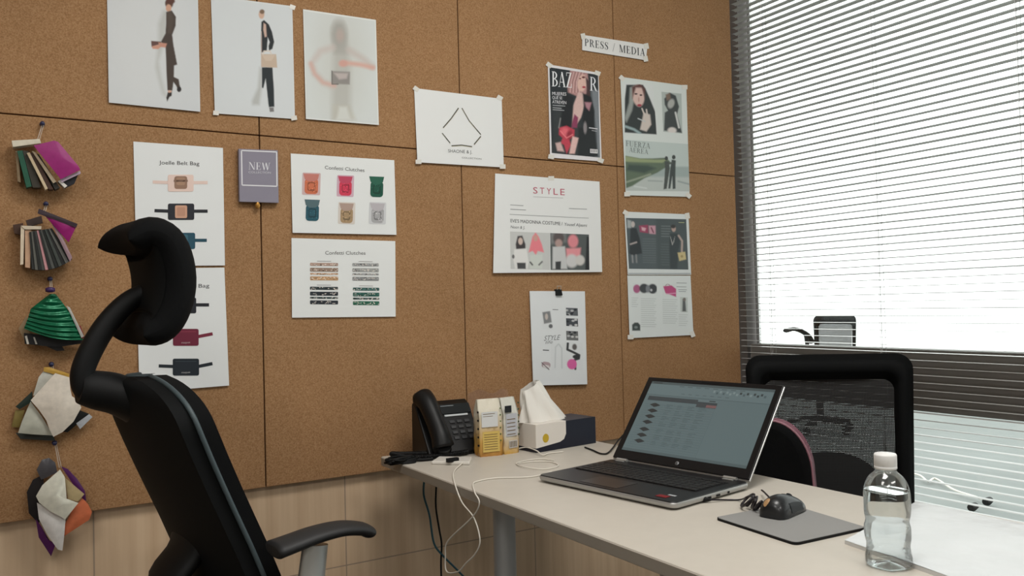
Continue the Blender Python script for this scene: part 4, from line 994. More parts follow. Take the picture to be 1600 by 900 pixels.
# cable bundle of the mouse + plug
cab = MB()
j0 = dp(1178, 779, DESK+.012)
pts = []
for k in range(60):
    a = k/59*2*PI*5; q = dp(1164+k*.42+4*math.sin(k*.45), 780+k*.18+3*math.sin(k*.3), DESK+.016)
    pts.append(q+Vector((.010*math.cos(a), .013*math.cos(a+1), .011*math.sin(a))))
cab.tube(pts, .0024, 7)
cab.tube(spline([dp(1110, 781, DESK+.006), dp(1130, 781, DESK+.003), dp(1155, 781, DESK+.003), pts[0]], 6), .0017, 7)
cab.tube(spline([pts[-1], dp(1205, 782, DESK+.02), dp(1195, 770, DESK+.016), dp(1190, 766, DESK+.010)], 6), .0019, 7)
o = cab.build('mouse_cable', mat('purple_black_cable', (30, 24, 30), .4)); tag(o, 'coiled black mouse cable between laptop and mouse', 'cable')
a, b = dp(1089, 779, DESK+.008), dp(1111, 781, DESK+.006)
MB().tube([a, a*.8+b*.2, a*.4+b*.6, b], [.0035, .0055, .005, .002], 12).build('usb_plug', M_BLACK, o)

# ---------------------------------------------------------------- bottle
bc = dp(1389, 884); 
bt = thing('water_bottle', 'clear plastic water bottle with a white cap and no label', 'bottle', (bc.x, bc.y, DESK)); bt.scale = (1, 1, .955)
prof = [(.001, .006), (.012, .003), (.022, .0005), (.028, .001), (.0315, .006), (.0322, .016), (.0308, .024), (.0300, .034), (.0318, .045), (.0322, .060), (.0300, .070), (.0318, .080), (.0325, .095), (.0322, .112), (.0300, .125), (.0245, .137), (.0165, .145), (.0145, .149), (.0145, .154)]
M_PET = clear_mat('clear_bottle_plastic', (.95, .965, .965), .07, .10)
mb = MB(); n = 48; rows = []
sp = [Vector((r, 0, z)) for r, z in prof]; sp = spline(sp, 4)
for p in sp:
    row = []
    for j in range(n):
        a = 2*PI*j/n; r = p.x
        if .035 < p.z < .115: r *= 1+.022*math.sin(5*a+p.z*60)*math.sin((p.z-.035)/.08*PI)
        if p.z < .02: r *= 1+.05*math.cos(5*a)*(1-p.z/.02)
        row.append(Vector((r*math.cos(a), r*math.sin(a), p.z)))
    rows.append(row)
mb.grid(rows, cu=True); mb.build('bottle_body', M_PET, bt)
wat = MB(); rows2 = [[v*1.0 for v in r] for r in rows if r[0].z < .118]
rows2 = [[Vector((v.x*.97, v.y*.97, v.z+.001)) for v in r] for r in rows2]; wat.grid(rows2, cu=True, cap=True)
wm = mat('water', (252, 255, 255), 0.0, trans=1.0, ior=1.05); wat.build('water', wm, bt)
mb = MB(); rows = []
for r, z in ((.0145, .150), (.0158, .151), (.0158, .1545), (.0150, .155), (.0158, .156), (.0158, .171), (.0148, .1735), (.0001, .1738)):
    rows.append([Vector((r*(1+(.02*math.cos(24*2*PI*j/96*2) if .155 < z < .172 else 0))*math.cos(2*PI*j/96), r*math.sin(2*PI*j/96), z)) for j in range(96)])
mb.grid(rows, cu=True).build('cap', mat('white_cap', (224, 224, 222), .45), bt)

# ---------------------------------------------------------------- clear sleeve with papers, right of the desk
sl = thing('document_sleeve', 'clear plastic sleeve of papers lying at the desk corner behind the bottle', 'document sleeve', tuple(dp(1480, 850)))
base = sl.location
pp = [dp(1320, 850), dp(1432, 789), dp(1600, 822), dp(1760, 860), dp(1560, 935)]
MB().prism([p-base for p in pp], (0, 0, .006)).build('paper_stack', mat('white_papers', (208, 208, 206), .6), sl)
M_SLEEVE = mat('clear_sleeve', (202, 205, 206), .16, noise=.05, nscale=9, bump=1.0, bscale=12)
rows = []
for i in range(13):
    u = i/12; row = []
    for j in range(13):
        v = j/12; q = (pp[1]*(1-u)+pp[3]*u)*(1-v)+(pp[0]*(1-u)+pp[4]*u)*v-base
        row.append(Vector((q.x, q.y, .0068+.0004*math.sin(u*9+v*4))))
    rows.append(row)
MB().grid(rows).build('plastic_cover', M_SLEEVE, sl)

# ---------------------------------------------------------------- tissue box
bx = dp(838, 708); by = dp(932, 692); bdir = (by-bx); bdir.z = 0; blen = .222; yaw = math.atan2(bdir.y, bdir.x)
tb = thing('tissue_box', 'white and navy tissue box with a tissue pulled up', 'tissue box', (bx.x, bx.y, DESK), yaw)
M_NAVY = mat('navy_card', (13, 17, 36), .35); M_BOXW = mat('white_card', (222, 216, 208), .5)
BL, BWd, BH = blen, .105, .075
MB().box((BL/2, BWd/2, BH/2), (BL, BWd, BH)).build('carton', M_NAVY, tb, bevel=.001)
# white printed wave on the front, left end and top
k = .0006
mb = MB()
fp = [(0, .012), (.085, .020), (.100, .026), (.108, .040), (.108, BH), (0, BH)]
mb.prism([(x, -k, z) for x, z in fp], (0, k, 0)); mb.prism([(-k, 0, .012), (-k, BWd, .012), (-k, BWd, BH), (-k, 0, BH)], (k, 0, 0)); mb.prism([(0, 0, BH), (.108, 0, BH), (.108, BWd, BH), (0, BWd, BH)], (0, 0, k))
mb.build('white_print', M_BOXW, tb)
mb = MB(); mb.prism([(.034+.011*math.cos(2*PI*j/20), -k, .036+.012*math.sin(2*PI*j/20)) for j in range(20)], (0, -.0003, 0)); mb.build('yellow_dot', mat('yellow_dot', (190, 160, 40), .5), tb)
rows = []
for i in range(15):
    v = i/14; row = []
    for j in range(41):
        a = 2*PI*j/40; rx = .074*(1-v)+.028*v; ry = .030*(1-v*.65)
        fold = 1+.16*math.sin(5*a+v*2.0)+.09*math.sin(9*a-v*3)
        row.append(Vector((.074-.048*v+rx*math.cos(a)*fold, BWd/2+ry*math.sin(a)*fold, BH+.001+v*.100*(1+.13*math.cos(a-.2)*v))))
    rows.append(row)
M_TISSUE = mat('tissue', (232, 229, 222), .9, bump=.3, bscale=60)
MB().grid(rows).build('tissue', M_TISSUE, tb)

# ---------------------------------------------------------------- snack pouches
def pouch(px0, px1, py0, py1, depth, label, kind):
    a, b = dp(px0, py0), dp(px1, py1); d = b-a; wd = d.length; yw = math.atan2(d.y, d.x)
    t = thing('snack_pouch', label, 'food packet', tuple(a), yw, 'snack pouches beside the phone')
    H = .150
    rows = []
    for i in range(25):
        v = i/24; row = []; pin = 1-.82*max(0, (v-.72)/.28)**1.2; n = 32
        for j in range(n):
            s_ = 4*j/n; k = int(s_); f_ = s_-k
            x, y = [(f_, 0), (1, f_), (1-f_, 1), (0, 1-f_)][k]
            bl = 1+.05*math.sin(PI*v)
            cr = .0022*math.sin(17*v+5*x*3+k)*math.sin(11*x+7*y+v*9)
            row.append(Vector((wd/2+(x-.5)*wd*bl+cr, depth/2+(y-.5)*depth*pin*bl+cr, v*H)))
        rows.append(row)
    me_ = MB().grid(rows, cu=True, cap=True)
    return t, me_, wd, H
def pouch_mat(name, bottom, top, z0, z1):
    m = mat(name, top, .28, spec=.6, bump=.8, bscale=70); nt = m.node_tree; b = nt.nodes['Principled BSDF']
    tc = nt.nodes.new('ShaderNodeTexCoord'); sp_ = nt.nodes.new('ShaderNodeSeparateXYZ'); nt.links.new(tc.outputs['Object'], sp_.inputs[0])
    n = nt.nodes.new('ShaderNodeTexNoise'); n.inputs['Scale'].default_value = 45; nt.links.new(tc.outputs['Object'], n.inputs['Vector'])
    ad = nt.nodes.new('ShaderNodeMath'); ad.operation = 'MULTIPLY_ADD'; ad.inputs[1].default_value = .03; nt.links.new(n.outputs['Fac'], ad.inputs[0]); nt.links.new(sp_.outputs['Z'], ad.inputs[2])
    mp = nt.nodes.new('ShaderNodeMapRange'); mp.inputs['From Min'].default_value = z0; mp.inputs['From Max'].default_value = z1*1.25; nt.links.new(ad.outputs[0], mp.inputs['Value'])
    r = nt.nodes.new('ShaderNodeValToRGB'); r.color_ramp.elements[0].color = rgb(bottom); r.color_ramp.elements[1].color = rgb(top)
    e = r.color_ramp.elements.new(.45); e.color = rgb((206, 164, 84))
    nt.links.new(mp.outputs[0], r.inputs['Fac']); nt.links.new(r.outputs['Color'], b.inputs['Base Color'])
    return m
def onface(t, name, x0, x1, z0, z1, y, col, lines=None, rough=.4):
    o = MB().prism([(x0, y, z0), (x1, y, z0), (x1, y, z1), (x0, y, z1)], (0, .0006, 0)).build(name, mat(name, col, rough), t)
    if lines:
        mb = MB()
        for (a, b, z, hh) in lines: mb.prism([(a, y-.0004, z), (b, y-.0004, z), (b, y-.0004, z+hh), (a, y-.0004, z+hh)], (0, .0004, 0))
        mb.build('label_print', M_INK, o)
    return o
M_INK = mat('label_ink', (110, 92, 60), .6)
t, me_, wd, H = pouch(751, 785, 714.5, 711, .044, 'left snack pouch with gold bottom and white label beside the phone', 0)
me_.build('pouch_body', pouch_mat('gold_pouch', (170, 110, 46), (214, 208, 190), .0, .10), t)
onface(t, 'white_label', .004, wd-.012, .078, .118, -.0035, (212, 214, 214), [(.008, wd-.02, .112, .0012), (.008, wd-.026, .106, .001)])
onface(t, 'gold_label', .006, wd-.008, .012, .066, -.0035, (208, 180, 100), [(.010, wd-.014, .012+q*.0065, .0014) for q in range(1, 8)])
for q in range(5): MB().box((-.0035, .004, .03+q*.022), (.004, .004, .005)).build('seal_dot', M_BLACK, t, bevel=.001)
for q in range(6): MB().box((wd-.004, -.002, .04+q*.017), (.0035, .003, .004)).build('seal_dot', smat((90, 110, 60)), t, bevel=.001)
t, me_, wd, H = pouch(789.5, 810.5, 710.5, 707, .042, 'right snack pouch with a black square and a barcode beside the tissues', 1)
me_.build('pouch_body', pouch_mat('silver_pouch', (176, 112, 48), (206, 206, 196), -.03, .06), t)
onface(t, 'black_square', .000, .022, .112, .130, -.0035, (26, 30, 34))
onface(t, 'silver_label', .003, wd-.006, .048, .108, -.0035, (186, 188, 194), [(.006, wd-.012, .052+q*.010, .002) for q in range(5)])
onface(t, 'barcode', .012, wd-.006, .016, .036, -.0035, (206, 206, 206), [(.0135+q*.0028, .0150+q*.0028, .018, .016) for q in range(int((wd-.020)/.0028))])
for q in range(6): MB().box((wd+.001, -.0015, .05+q*.017), (.004, .003, .005)).build('seal_dot', smat((60, 74, 50)), t, bevel=.001)
# clear crinkled bag top behind
mb = MB(); a, b = dp(748, 702), dp(812, 699)
rows = []
for i in range(9):
    v = i/8; row = []
    for j in range(17):
        u = j/16; q = a*(1-u)+b*u
        row.append(Vector((q.x, q.y+.050+.008*math.sin(5*u+2*v), .001+DESK+.155*v+.006*math.sin(11*u+5*v))))
    rows.append(row)
mb.grid(rows); o = mb.build('plastic_bag', mat('brown_film', (150, 120, 104), .2, alpha=.45)); o.location = (0, 0, 0)
tag(o, 'crinkled brownish clear plastic bag behind the snack pouches', 'plastic bag')

# ---------------------------------------------------------------- desk phone
ph = thing('desk_phone', 'black desk phone with a tall handset on its left side', 'telephone', (1.032, 2.022, DESK), math.radians(-4))
M_PH = mat('phone_black', (10, 11, 12), .45, spec=.35); M_PHK = mat('phone_key', (42, 44, 46), .45)
# wedge body, local x right, y to the wall
w2 = .080
prof = [(-.060, 0), (-.064, .010), (-.055, .022), (.030, .128), (.052, .138), (.060, .132), (.062, .0)]
mb = MB(); mb.prism([(-w2, y, z) for y, z in prof], (2*w2, 0, 0)); mb.build('phone_body', M_PH, ph, bevel=.004, seg=3)
fa = math.atan2(.106, .085); nrm = Vector((0, -math.sin(fa), math.cos(fa))); tv = Vector((0, math.cos(fa), math.sin(fa))); fo = Vector((0, -.055, .022))
RX = Matrix.Rotation(fa, 3, 'X')
def onph(name, x, s_, sx, sy, th, m, par, bev=.001): return MB().box(fo+tv*s_+nrm*(th/2)+Vector((x, 0, 0)), (sx, sy, th), RX).build(name, m, par, bevel=bev)
onph('display_frame', .028, .118, .100, .030, .004, mat('phone_display', (30, 34, 36), .2), ph)
onph('silver_strip', .030, .098, .070, .006, .003, mat('silver_strip', (188, 194, 196), .35), ph)
onph('display_strip', .010, .128, .040, .003, .0045, mat('strip_grey', (120, 128, 132), .35), ph)  # thin grey strip across the upper part of the display frame
for r in range(4):
    for q in range(3): onph('phone_key', .012+q*.022, .078-r*.017, .015, .010, .003, M_PHK, ph)
# handset: thick curved bar lying up the left half, ear piece at the top
path = spline([fo+tv*-.008+nrm*.020+Vector((-.044, 0, 0)), fo+tv*.020+nrm*.028+Vector((-.046, 0, 0)), fo+tv*.070+nrm*.030+Vector((-.050, 0, 0)), fo+tv*.125+nrm*.030+Vector((-.056, 0, 0)), fo+tv*.155+nrm*.018+Vector((-.060, 0, 0))], 6)
N = len(path)
ra = [.031*(1-.20*math.sin(PI*i/(N-1)))*(.72 if i in (0, N-1) else 1) for i in range(N)]
rb = [.027*(1-.06*math.sin(PI*i/(N-1)))*(.66 if i in (0, N-1) else 1) for i in range(N)]
hsb = MB().tube(path, ra, 20, r2=rb, side=(1, 0, 0)).build('handset', M_PH, ph)
for s_, nm in ((.150, 'ear_cap'), (-.002, 'mouth_cap')):
    c0 = fo+tv*s_+Vector((-.044 if s_ < .1 else -.060, 0, 0)); 
    MB().tube([c0+nrm*.002, c0+nrm*.012, c0+nrm*.024], [.024, .027, .022], 20).build(nm, M_PH, hsb)
# curly cord, loops over the desk corner
pts = []; A = spline([(-.07, -.045, .012), (-.105, -.03, .012), (-.135, .0, .010), (-.155, .015, .010), (-.135, -.045, .009), (-.09, -.075, .009), (-.03, -.078, .009), (.03, -.07, .009)], 10)
nn = len(A)
for i in range(nn*10-10):
    q = i/10; k = int(q); f_ = q-k; p = A[k]*(1-f_)+A[min(k+1, nn-1)]*f_; tt = (A[min(k+1, nn-1)]-A[k]).normalized(); sd = tt.cross(Vector((0, 0, 1))).normalized(); an = i*2*PI/7
    pts.append(p+sd*(.0058*math.cos(an))+Vector((0, 0, .0058*math.sin(an))))
MB().tube(pts, .0017, 5).build('curly_cord', M_PH, ph)
# the bulky black cable ball on the corner
q = dp(625, 717, DESK+.012)
t = thing('cable_coil', 'bundle of coiled black cable lying on the far desk corner', 'cable', tuple(Vector((q.x, q.y, DESK))))
mb = MB()
for k in range(9):
    rs_ = random.Random(k); pts = []
    for j in range(33):
        a = 2*PI*j/32; pts.append(Vector((.038*math.cos(a)+rs_.uniform(-.001, .001), .014*math.sin(a)+rs_.uniform(-.001, .001), .0035+.003*(k % 5)+.0014*math.sin(a*2+k))))
    ca_, sa = math.cos(.12*k-.4), math.sin(.12*k-.4)
    mb.tube([Vector((p.x*ca_-p.y*sa+(k % 3)*.004, p.x*sa+p.y*ca_, p.z)) for p in pts], .0032, 6)
mb.build('coil', M_BLACK, t)
MB().tube(spline([(.030, -.004, .008), (.055, -.012, .005), (.085, -.018, .005)], 5), .004, 8).build('cable_tail', M_BLACK, t)

# ---------------------------------------------------------------- white adapter with cables on the desk
q = [dp(676, 727), dp(688, 719), dp(736, 722), dp(733, 728)]
t = thing('charger', 'small white charger with a black plug on the desk', 'charger', tuple(dp(705, 724)))
c0 = t.location
MB().prism([p-c0 for p in (dp(674, 726), dp(686, 718), dp(738, 719), dp(734, 727))], (0, 0, .009)).build('charger_body', mat('white_plastic', (216, 212, 204), .35), t, bevel=.003, seg=3)
mb = MB().box(dp(707, 718.5, DESK+.012)-c0, (.032, .012, .010)).build('black_plug', M_BLACK, t, bevel=.001)
M_WC = mat('white_cable', (222, 217, 206), .45)
def cable(name, pts, r, m, label, n=8):
    o = MB().tube(spline(pts, n), r, 7).build(name, m); return tag(o, label, 'cable')
E = dx0-.004
def hang(px, py, off=0.0): return at(px, py, 0, E-off)
cable('white_cable', [dp(723, 723, DESK+.005), dp(712, 733, DESK+.003), dp(708, 742, DESK+.003), at(711, 757, 0, E+.002), hang(722, 785, .004), hang(741, 810, .006), hang(750, 845, .008), hang(742, 866, .01), hang(728, 880, .012), hang(716, 893, .012), hang(698, 893, .012), hang(696, 868, .01), hang(700, 845, .01), hang(738, 808, .006), hang(749, 786, .005), hang(742, 770, .003), dp(739, 757, DESK+.003), dp(746, 752, DESK+.002), dp(775, 747, DESK+.002), dp(830, 745, DESK+.002), dp(862, 737, DESK+.002)], .0016, M_WC, 'white cable looping down over the desk edge and back up', 7)
cable('white_cable', [dp(806, 702, DESK+.004), dp(822, 699, DESK+.010), dp(838, 704, DESK+.010), dp(848, 711, DESK+.004), dp(858, 708, DESK+.003), dp(880, 706, DESK+.002)], .0016, M_WC, 'short white cable beside the tissue box')
cable('white_cable', [dp(810, 724, DESK+.002), dp(835, 721, DESK+.002), dp(862, 722, DESK+.002), dp(872, 728, DESK+.002), dp(850, 733, DESK+.002), dp(818, 729, DESK+.004), dp(808, 723, DESK+.002), dp(840, 717, DESK+.003), dp(866, 719, DESK+.003)], .0015, M_WC, 'thin white cable looped on the desk left of the laptop')
cable('power_cable', [dp(914, 699, DESK+.003), dp(925, 703, DESK+.003), dp(940, 709, DESK+.003), dp(952, 706, DESK+.004), dp(968, 686, DESK+.012), dp(985, 668, DESK+.03)], .0022, M_BLACK, 'black power cable running from the tissue box to behind the laptop')
# cables hanging behind the desk
yb = 2.115
def back(px, py, y=yb): return at(px, py, 1, y)
cable('teal_cable', [back(664, 742), back(662, 772), back(671, 805), back(678, 848), back(692, 868), back(712, 888), back(735, 912)], .0030, mat('teal_cable', (42, 86, 98), .5), 'dark teal cable hanging behind the far end of the desk')
cable('black_cable', [back(682, 752), back(681, 790), back(686, 825), back(690, 850), back(689, 880), back(690, 915)], .0027, M_BLACK, 'black cable hanging straight down behind the desk')

# ---------------------------------------------------------------- near office chair with headrest
CH_A = math.radians(9.5)
CF = Vector((math.cos(CH_A), math.sin(CH_A), 0)); CS = Vector((math.sin(CH_A), -math.cos(CH_A), 0))
Pm = dp(500, 824, .755); CO = Pm-.26*CS-.08*CF; CO.z = 0
SH = .22                                            # the chair's column stands this far ahead of CO
chair = thing('office_chair', 'black high-back office chair with a curved headrest in the foreground', 'chair', tuple(CO+CF*SH), CH_A)
def cs(px, py, v):
    "local chair coordinates of a photo position on the chair's own upright plane at side offset v"
    r = ray(px, py); t_ = ((CO-CAM).dot(CS)+v)/r.dot(CS); q = CAM+r*t_; d = q-CO
    return Vector((d.dot(CF)-SH, -v, q.z))
# back profile taken on the near edge
edge = [cs(x, y, .203) for x, y in ((340, 668), (358, 712), (378, 758), (397, 800), (420, 850), (441, 900))]
zs_ = [1.005, .985]+[p.z for p in edge[:]]
us_ = [-.150-SH+SH, -.132]+[0]*0
def uback(z):
    ks = sorted([(p.z, p.x) for p in edge]+[(1.05, edge[0].x-.030), (.60, edge[-1].x+.022), (.50, edge[-1].x+.026)])
    for (z0, u0), (z1, u1) in zip(ks[:-1], ks[1:]):
        if z0 <= z <= z1: t_ = (z-z0)/(z1-z0); return u0*(1-t_)+u1*t_
    return ks[0][1] if z < ks[0][0] else ks[-1][1]
BT, BB = 1.035, .50
def hw(z):
    t_ = (BT-z); w_ = .205
    if t_ < .10: w_ = .205*(1-((.10-t_)/.10)**2.6)**.5*1.0
    if z < .62: w_ -= .05*(.62-z)/.12
    return max(w_, .03)
def back_rows(off, bul, inset=0.0, nz=34, nx=17):
    rows = []
    for i in range(nz):
        f_ = i/(nz-1); z = BB+(BT-BB)*(1-(1-f_)**1.6)
        h = hw(z)-inset; row = []
        for j in range(nx):
            s_ = -1+2*j/(nx-1); row.append(Vector((uback(z)+off-bul*(1-s_*s_), s_*h, z-inset*.0)))
        rows.append(row)
    return rows
def shell(name, o0, o1, bul, inset, m, par, bev=0):
    A, B = back_rows(o0, bul, inset), back_rows(o1, bul, inset)
    mb = MB(); mb.grid(A); mb.grid(B)
    ringA = A[0]+[r[-1] for r in A[1:-1]]+A[-1][::-1]+[r[0] for r in A[1:-1]][::-1]
    ringB = B[0]+[r[-1] for r in B[1:-1]]+B[-1][::-1]+[r[0] for r in B[1:-1]][::-1]
    mid = []
    mb.grid([ringA, ringB], cu=True)
    return mb.build(name, m, par, bevel=bev)
shell('back_shell', -.062, -.034, .030, .006, M_SHELL, chair)
shell('back_cushion', -.030, -.002, .030, .000, M_FABRIC, chair, bev=.006)
ring = back_rows(-.032, .030, .001)
pth = [r[0] for r in ring]+[ring[-1][k] for k in range(1, len(ring[-1])-1)]+[r[-1] for r in ring][::-1]
MB().tube(pth, .0045, 8).build('piping', M_TRIM, chair)
# spine bracket at the top that carries the headrest, and the lower spine
tp = [cs(x, y, 0) for x, y in ((130, 600), (160, 600), (205, 612), (240, 640))]
mb = MB().tube(spline(tp, 5), [.040]*3+[.045]*3+[.052]*4+[.05]*6, 18, r2=[.022]*3+[.026]*3+[.030]*4+[.026]*6, side=(0, 1, 0)) if False else MB()
sp1 = spline([cs(124, 606, 0), cs(150, 609, 0), cs(192, 620, 0), cs(235, 655, 0), cs(275, 730, 0)], 6); n1 = len(sp1)
mb.tube(sp1, [.026+.030*min(1, i/12) for i in range(n1)], 20, r2=[.023+.014*math.sin(PI*min(1, i/(n1-1)*.9+.1)) for i in range(n1)], side=(0, 1, 0))
mb.build('spine_bracket', M_BLACK, chair)
sp2 = spline([cs(300, 700, 0)+Vector((-.03, 0, 0)), cs(325, 780, 0)+Vector((-.030, 0, 0)), cs(316, 850, 0)+Vector((-.030, 0, 0)), cs(290, 910, 0)+Vector((-.03, 0, -.02)), Vector((-.10, 0, .44))], 6)
MB().tube(sp2, [.020+.050*min(1, i/10) for i in range(len(sp2))], 20, r2=[.008+.016*min(1, i/9) for i in range(len(sp2))], side=(0, 1, 0)).build('lumbar_spine', M_BLACK, chair)
# headrest arm
ha = spline([cs(258, 452, .02), cs(225, 458, .0), cs(195, 476, 0), cs(163, 512, 0), cs(138, 556, 0), cs(128, 588, 0), cs(134, 612, 0), cs(160, 622, 0)], 6); nh = len(ha)
MB().tube(ha, .021, 20, r2=[.0155+.005*math.sin(PI*i/(nh-1)) for i in range(nh)], side=(0, 1, 0)).build('headrest_arm', M_BLACK, chair)
# headrest: crescent section, bowed to the front, wide across
hcl = spline([cs(x, y, 0) for x, y in ((190, 382), (222, 368), (248, 378), (263, 406), (268, 444), (260, 482), (242, 510), (212, 524))], 8)
NH = len(hcl)
HW = .108; NS, NVv = 36, 25
def head_pt(s_, v, side_):
    q = (1-(s_+1)/2)*(NH-1); k = min(int(q), NH-2); f_ = q-k; c_ = hcl[k]*(1-f_)+hcl[k+1]*f_
    tg = (hcl[min(k+2, NH-1)]-hcl[max(k-1, 0)]).normalized(); nrm_ = Vector((-tg.z, 0, tg.x))
    e = max(0, 1-abs(s_)**9)**.5*max(0, 1-abs(v)**5)**.5; th = .031*e
    th *= (1 if side_ > 0 else 1+.9*math.cos(s_*PI/2)*(1-v*v)); p = c_+nrm_*(th*side_); p.y = c_.y+v*HW*(1-.10*abs(s_)**3)
    p.x += -.016*v*v
    return p
def sq(t_): return math.sin(t_*PI/2)
ssv = [sq(-1+2*i/NS) for i in range(NS+1)]; vvv = [sq(-1+2*j/NVv) for j in range(NVv+1)]
mb = MB()
for side_ in (1, -1): mb.grid([[head_pt(a, b, side_) for b in vvv] for a in ssv])
hp = mb.build('headrest_pad', M_FABRIC, chair)
mb = MB(); mb.grid([[head_pt(a*.80, b*.86, -1)+Vector((-.002, 0, 0)) for b in vvv] for a in ssv]); mb.build('headrest_shell', M_SHELL, hp)
# arms
M_ARM = mat('arm_pad', (30, 30, 31), .55)
def arm(v, us, drop=0.0):
    z0 = cs(500, 824, .26).z-drop
    pts = [Vector((u_-SH, -v, z0-dz)) for u_, dz in zip(us, (.022, .017, .011, .010, .018, .028))]
    pts = spline(pts, 6); n_ = len(pts)
    pad = MB().tube(pts, [.036*(.75 if i in (0, n_-1) else 1)*(1-.15*(i/(n_-1))) for i in range(n_)], 22, r2=[.0155*(.6 if i in (0, n_-1) else 1)*(1-.25*(i/(n_-1))) for i in range(n_)], side=(0, 1, 0)).build('arm_pad', M_ARM, chair)
    a = Vector((.070-SH, -v, z0-.028)); b = Vector((.035-SH, -v, .50)); c2 = Vector((.10-SH+.08, -v*.72, .40))
    MB().tube([a, a*.5+b*.5, b], [.024, .026, .030], 18, r2=[.018, .020, .022], side=(1, 0, 0)).build('arm_post', M_SILVER, pad)
    MB().tube(spline([b, b+Vector((.02, 0, -.06)), c2, Vector((.0, -v*.3, .405))], 5), .016, 12).build('arm_bracket', M_BLACK, pad)
arm(.26, (-.012, .025, .07, .12, .162, .180)); arm(-.245, (-.01, .02, .05, .09, .12, .135), .04)
# seat, column and base
mb = MB(); rows = []
for i in range(9):
    a = i/8; z = .43+.055*a; sc_ = [.92, .98, 1, 1, 1, .99, .97, .92, .80][i]
    rows.append([Vector((.235*sc_*abs(math.cos(t_))**.55*math.copysign(1, math.cos(t_))+.02, .235*sc_*abs(math.sin(t_))**.55*math.copysign(1, math.sin(t_)), z-.012*math.cos(t_)*(a > .5))) for t_ in [2*PI*k/40 for k in range(40)]])
mb.grid(rows, cu=True, cap=True).build('seat', M_FABRIC, chair)
MB().box((0, 0, .405), (.2, .22, .05)).build('tilt_mechanism', M_BLACK, chair, bevel=.012)
MB().lathe([(.028, .09), (.028, .26), (.019, .262), (.019, .39)], n=20).build('gas_column', M_BLACK, chair)
def star(par):
    for k in range(5):
        a = 2*PI*k/5+.3; d = Vector((math.cos(a), math.sin(a), 0))
        lg_ = MB().tube([Vector((0, 0, .105)), d*.15+Vector((0, 0, .095)), d*.29+Vector((0, 0, .075))], [.028, .022, .015], 12).build('base_leg', M_BLACK, par)
        sd = Vector((-d.y, d.x, 0)); c0 = d*.285+Vector((0, 0, .028))
        cw = MB()
        for q_ in (-.014, .014): cw.tube([c0+sd*(q_-.007), c0+sd*(q_+.007)], .028, 18)
        cw.tube([c0, c0+Vector((0, 0, .045))], .007, 8); cw.build('caster', M_BLACK, lg_)
star(chair)

# ---------------------------------------------------------------- mesh chair by the window
def mesh_mat():
    m = bpy.data.materials.new('chair_mesh'); m.use_nodes = True; nt = m.node_tree
    b = nt.nodes['Principled BSDF']; b.inputs['Base Color'].default_value = rgb((18, 19, 20)); b.inputs['Roughness'].default_value = .7
    tc = nt.nodes.new('ShaderNodeTexCoord'); sp_ = nt.nodes.new('ShaderNodeSeparateXYZ'); nt.links.new(tc.outputs['Object'], sp_.inputs[0])
    def wav(sock, f_):
        a = nt.nodes.new('ShaderNodeMath'); a.operation = 'MULTIPLY'; a.inputs[1].default_value = f_; nt.links.new(sock, a.inputs[0])
        s_ = nt.nodes.new('ShaderNodeMath'); s_.operation = 'SINE'; nt.links.new(a.outputs[0], s_.inputs[0]); return s_.outputs[0]
    mu = nt.nodes.new('ShaderNodeMath'); mu.operation = 'MAXIMUM'; nt.links.new(wav(sp_.outputs['Z'], 2*PI/.0046), mu.inputs[0]); nt.links.new(wav(sp_.outputs['Y'], 2*PI/.004), mu.inputs[1])
    gt = nt.nodes.new('ShaderNodeMath'); gt.operation = 'GREATER_THAN'; gt.inputs[1].default_value = -.55; nt.links.new(mu.outputs[0], gt.inputs[0])
    nt.links.new(gt.outputs[0], b.inputs['Alpha'])
    return m
M_MESH = mesh_mat()
mcx = CAM+2.38*ray(1292, 600); mrot = math.atan2(-_fw.y, -_fw.x)+math.radians(-8)
mch = thing('mesh_chair', 'black office chair with a see-through mesh back by the window', 'chair', (mcx.x, mcx.y, 0), mrot)
# local +x is where the sitter faces; the back stands at x=0
MW, MT, MBm = .232, .985, .52
def rect_ring(wx, z0, z1, r, n=8):
    out = []
    for (sx, sz, a0) in ((1, 1, 0), (-1, 1, 90), (-1, -1, 180), (1, -1, 270)):
        for k in range(n+1):
            a = math.radians(a0+90*k/n); out.append((sx*(wx-r)+r*math.cos(a), (z1-r if sz > 0 else z0+r)+r*math.sin(a)))
    return out
def mx(y, z): return .030*(y/MW)**2*1.0+.05*((.80-z)/.3)**2*(-.2)-.02*((z-.5)/.5)+.012
outer = rect_ring(MW, MBm, MT, .045); inner = rect_ring(MW-.050, MBm+.03, MT-.074, .030)
mb = MB(); outer = [(y*(1-.06*(MT-z)/.46), z) for y, z in outer]; inner = [(y*(1-.06*(MT-z)/.46), z) for y, z in inner]
def P3(y, z, d): return Vector((mx(y, z)+d, y, z))
mids = [((a[0]+b[0])/2, (a[1]+b[1])/2) for a, b in zip(outer, inner)]
rings = [[P3(y, z, 0) for y, z in outer], [P3(y, z, .014) for y, z in mids], [P3(y, z, 0) for y, z in inner], [P3(y, z, -.016) for y, z in mids]]
mb.grid(rings, cu=True, cv=True).build('back_frame', M_SHELL, mch)
rows = []
for i in range(21):
    z = MBm+.03+(MT-.074-MBm-.03)*i/20; row = []
    for j in range(21):
        y = (-1+2*j/20)*(MW-.050)*(1-.06*(MT-z)/.46); row.append(P3(y, z, 0.0))
    rows.append(row)
MB().grid(rows).build('back_mesh', M_MESH, mch)
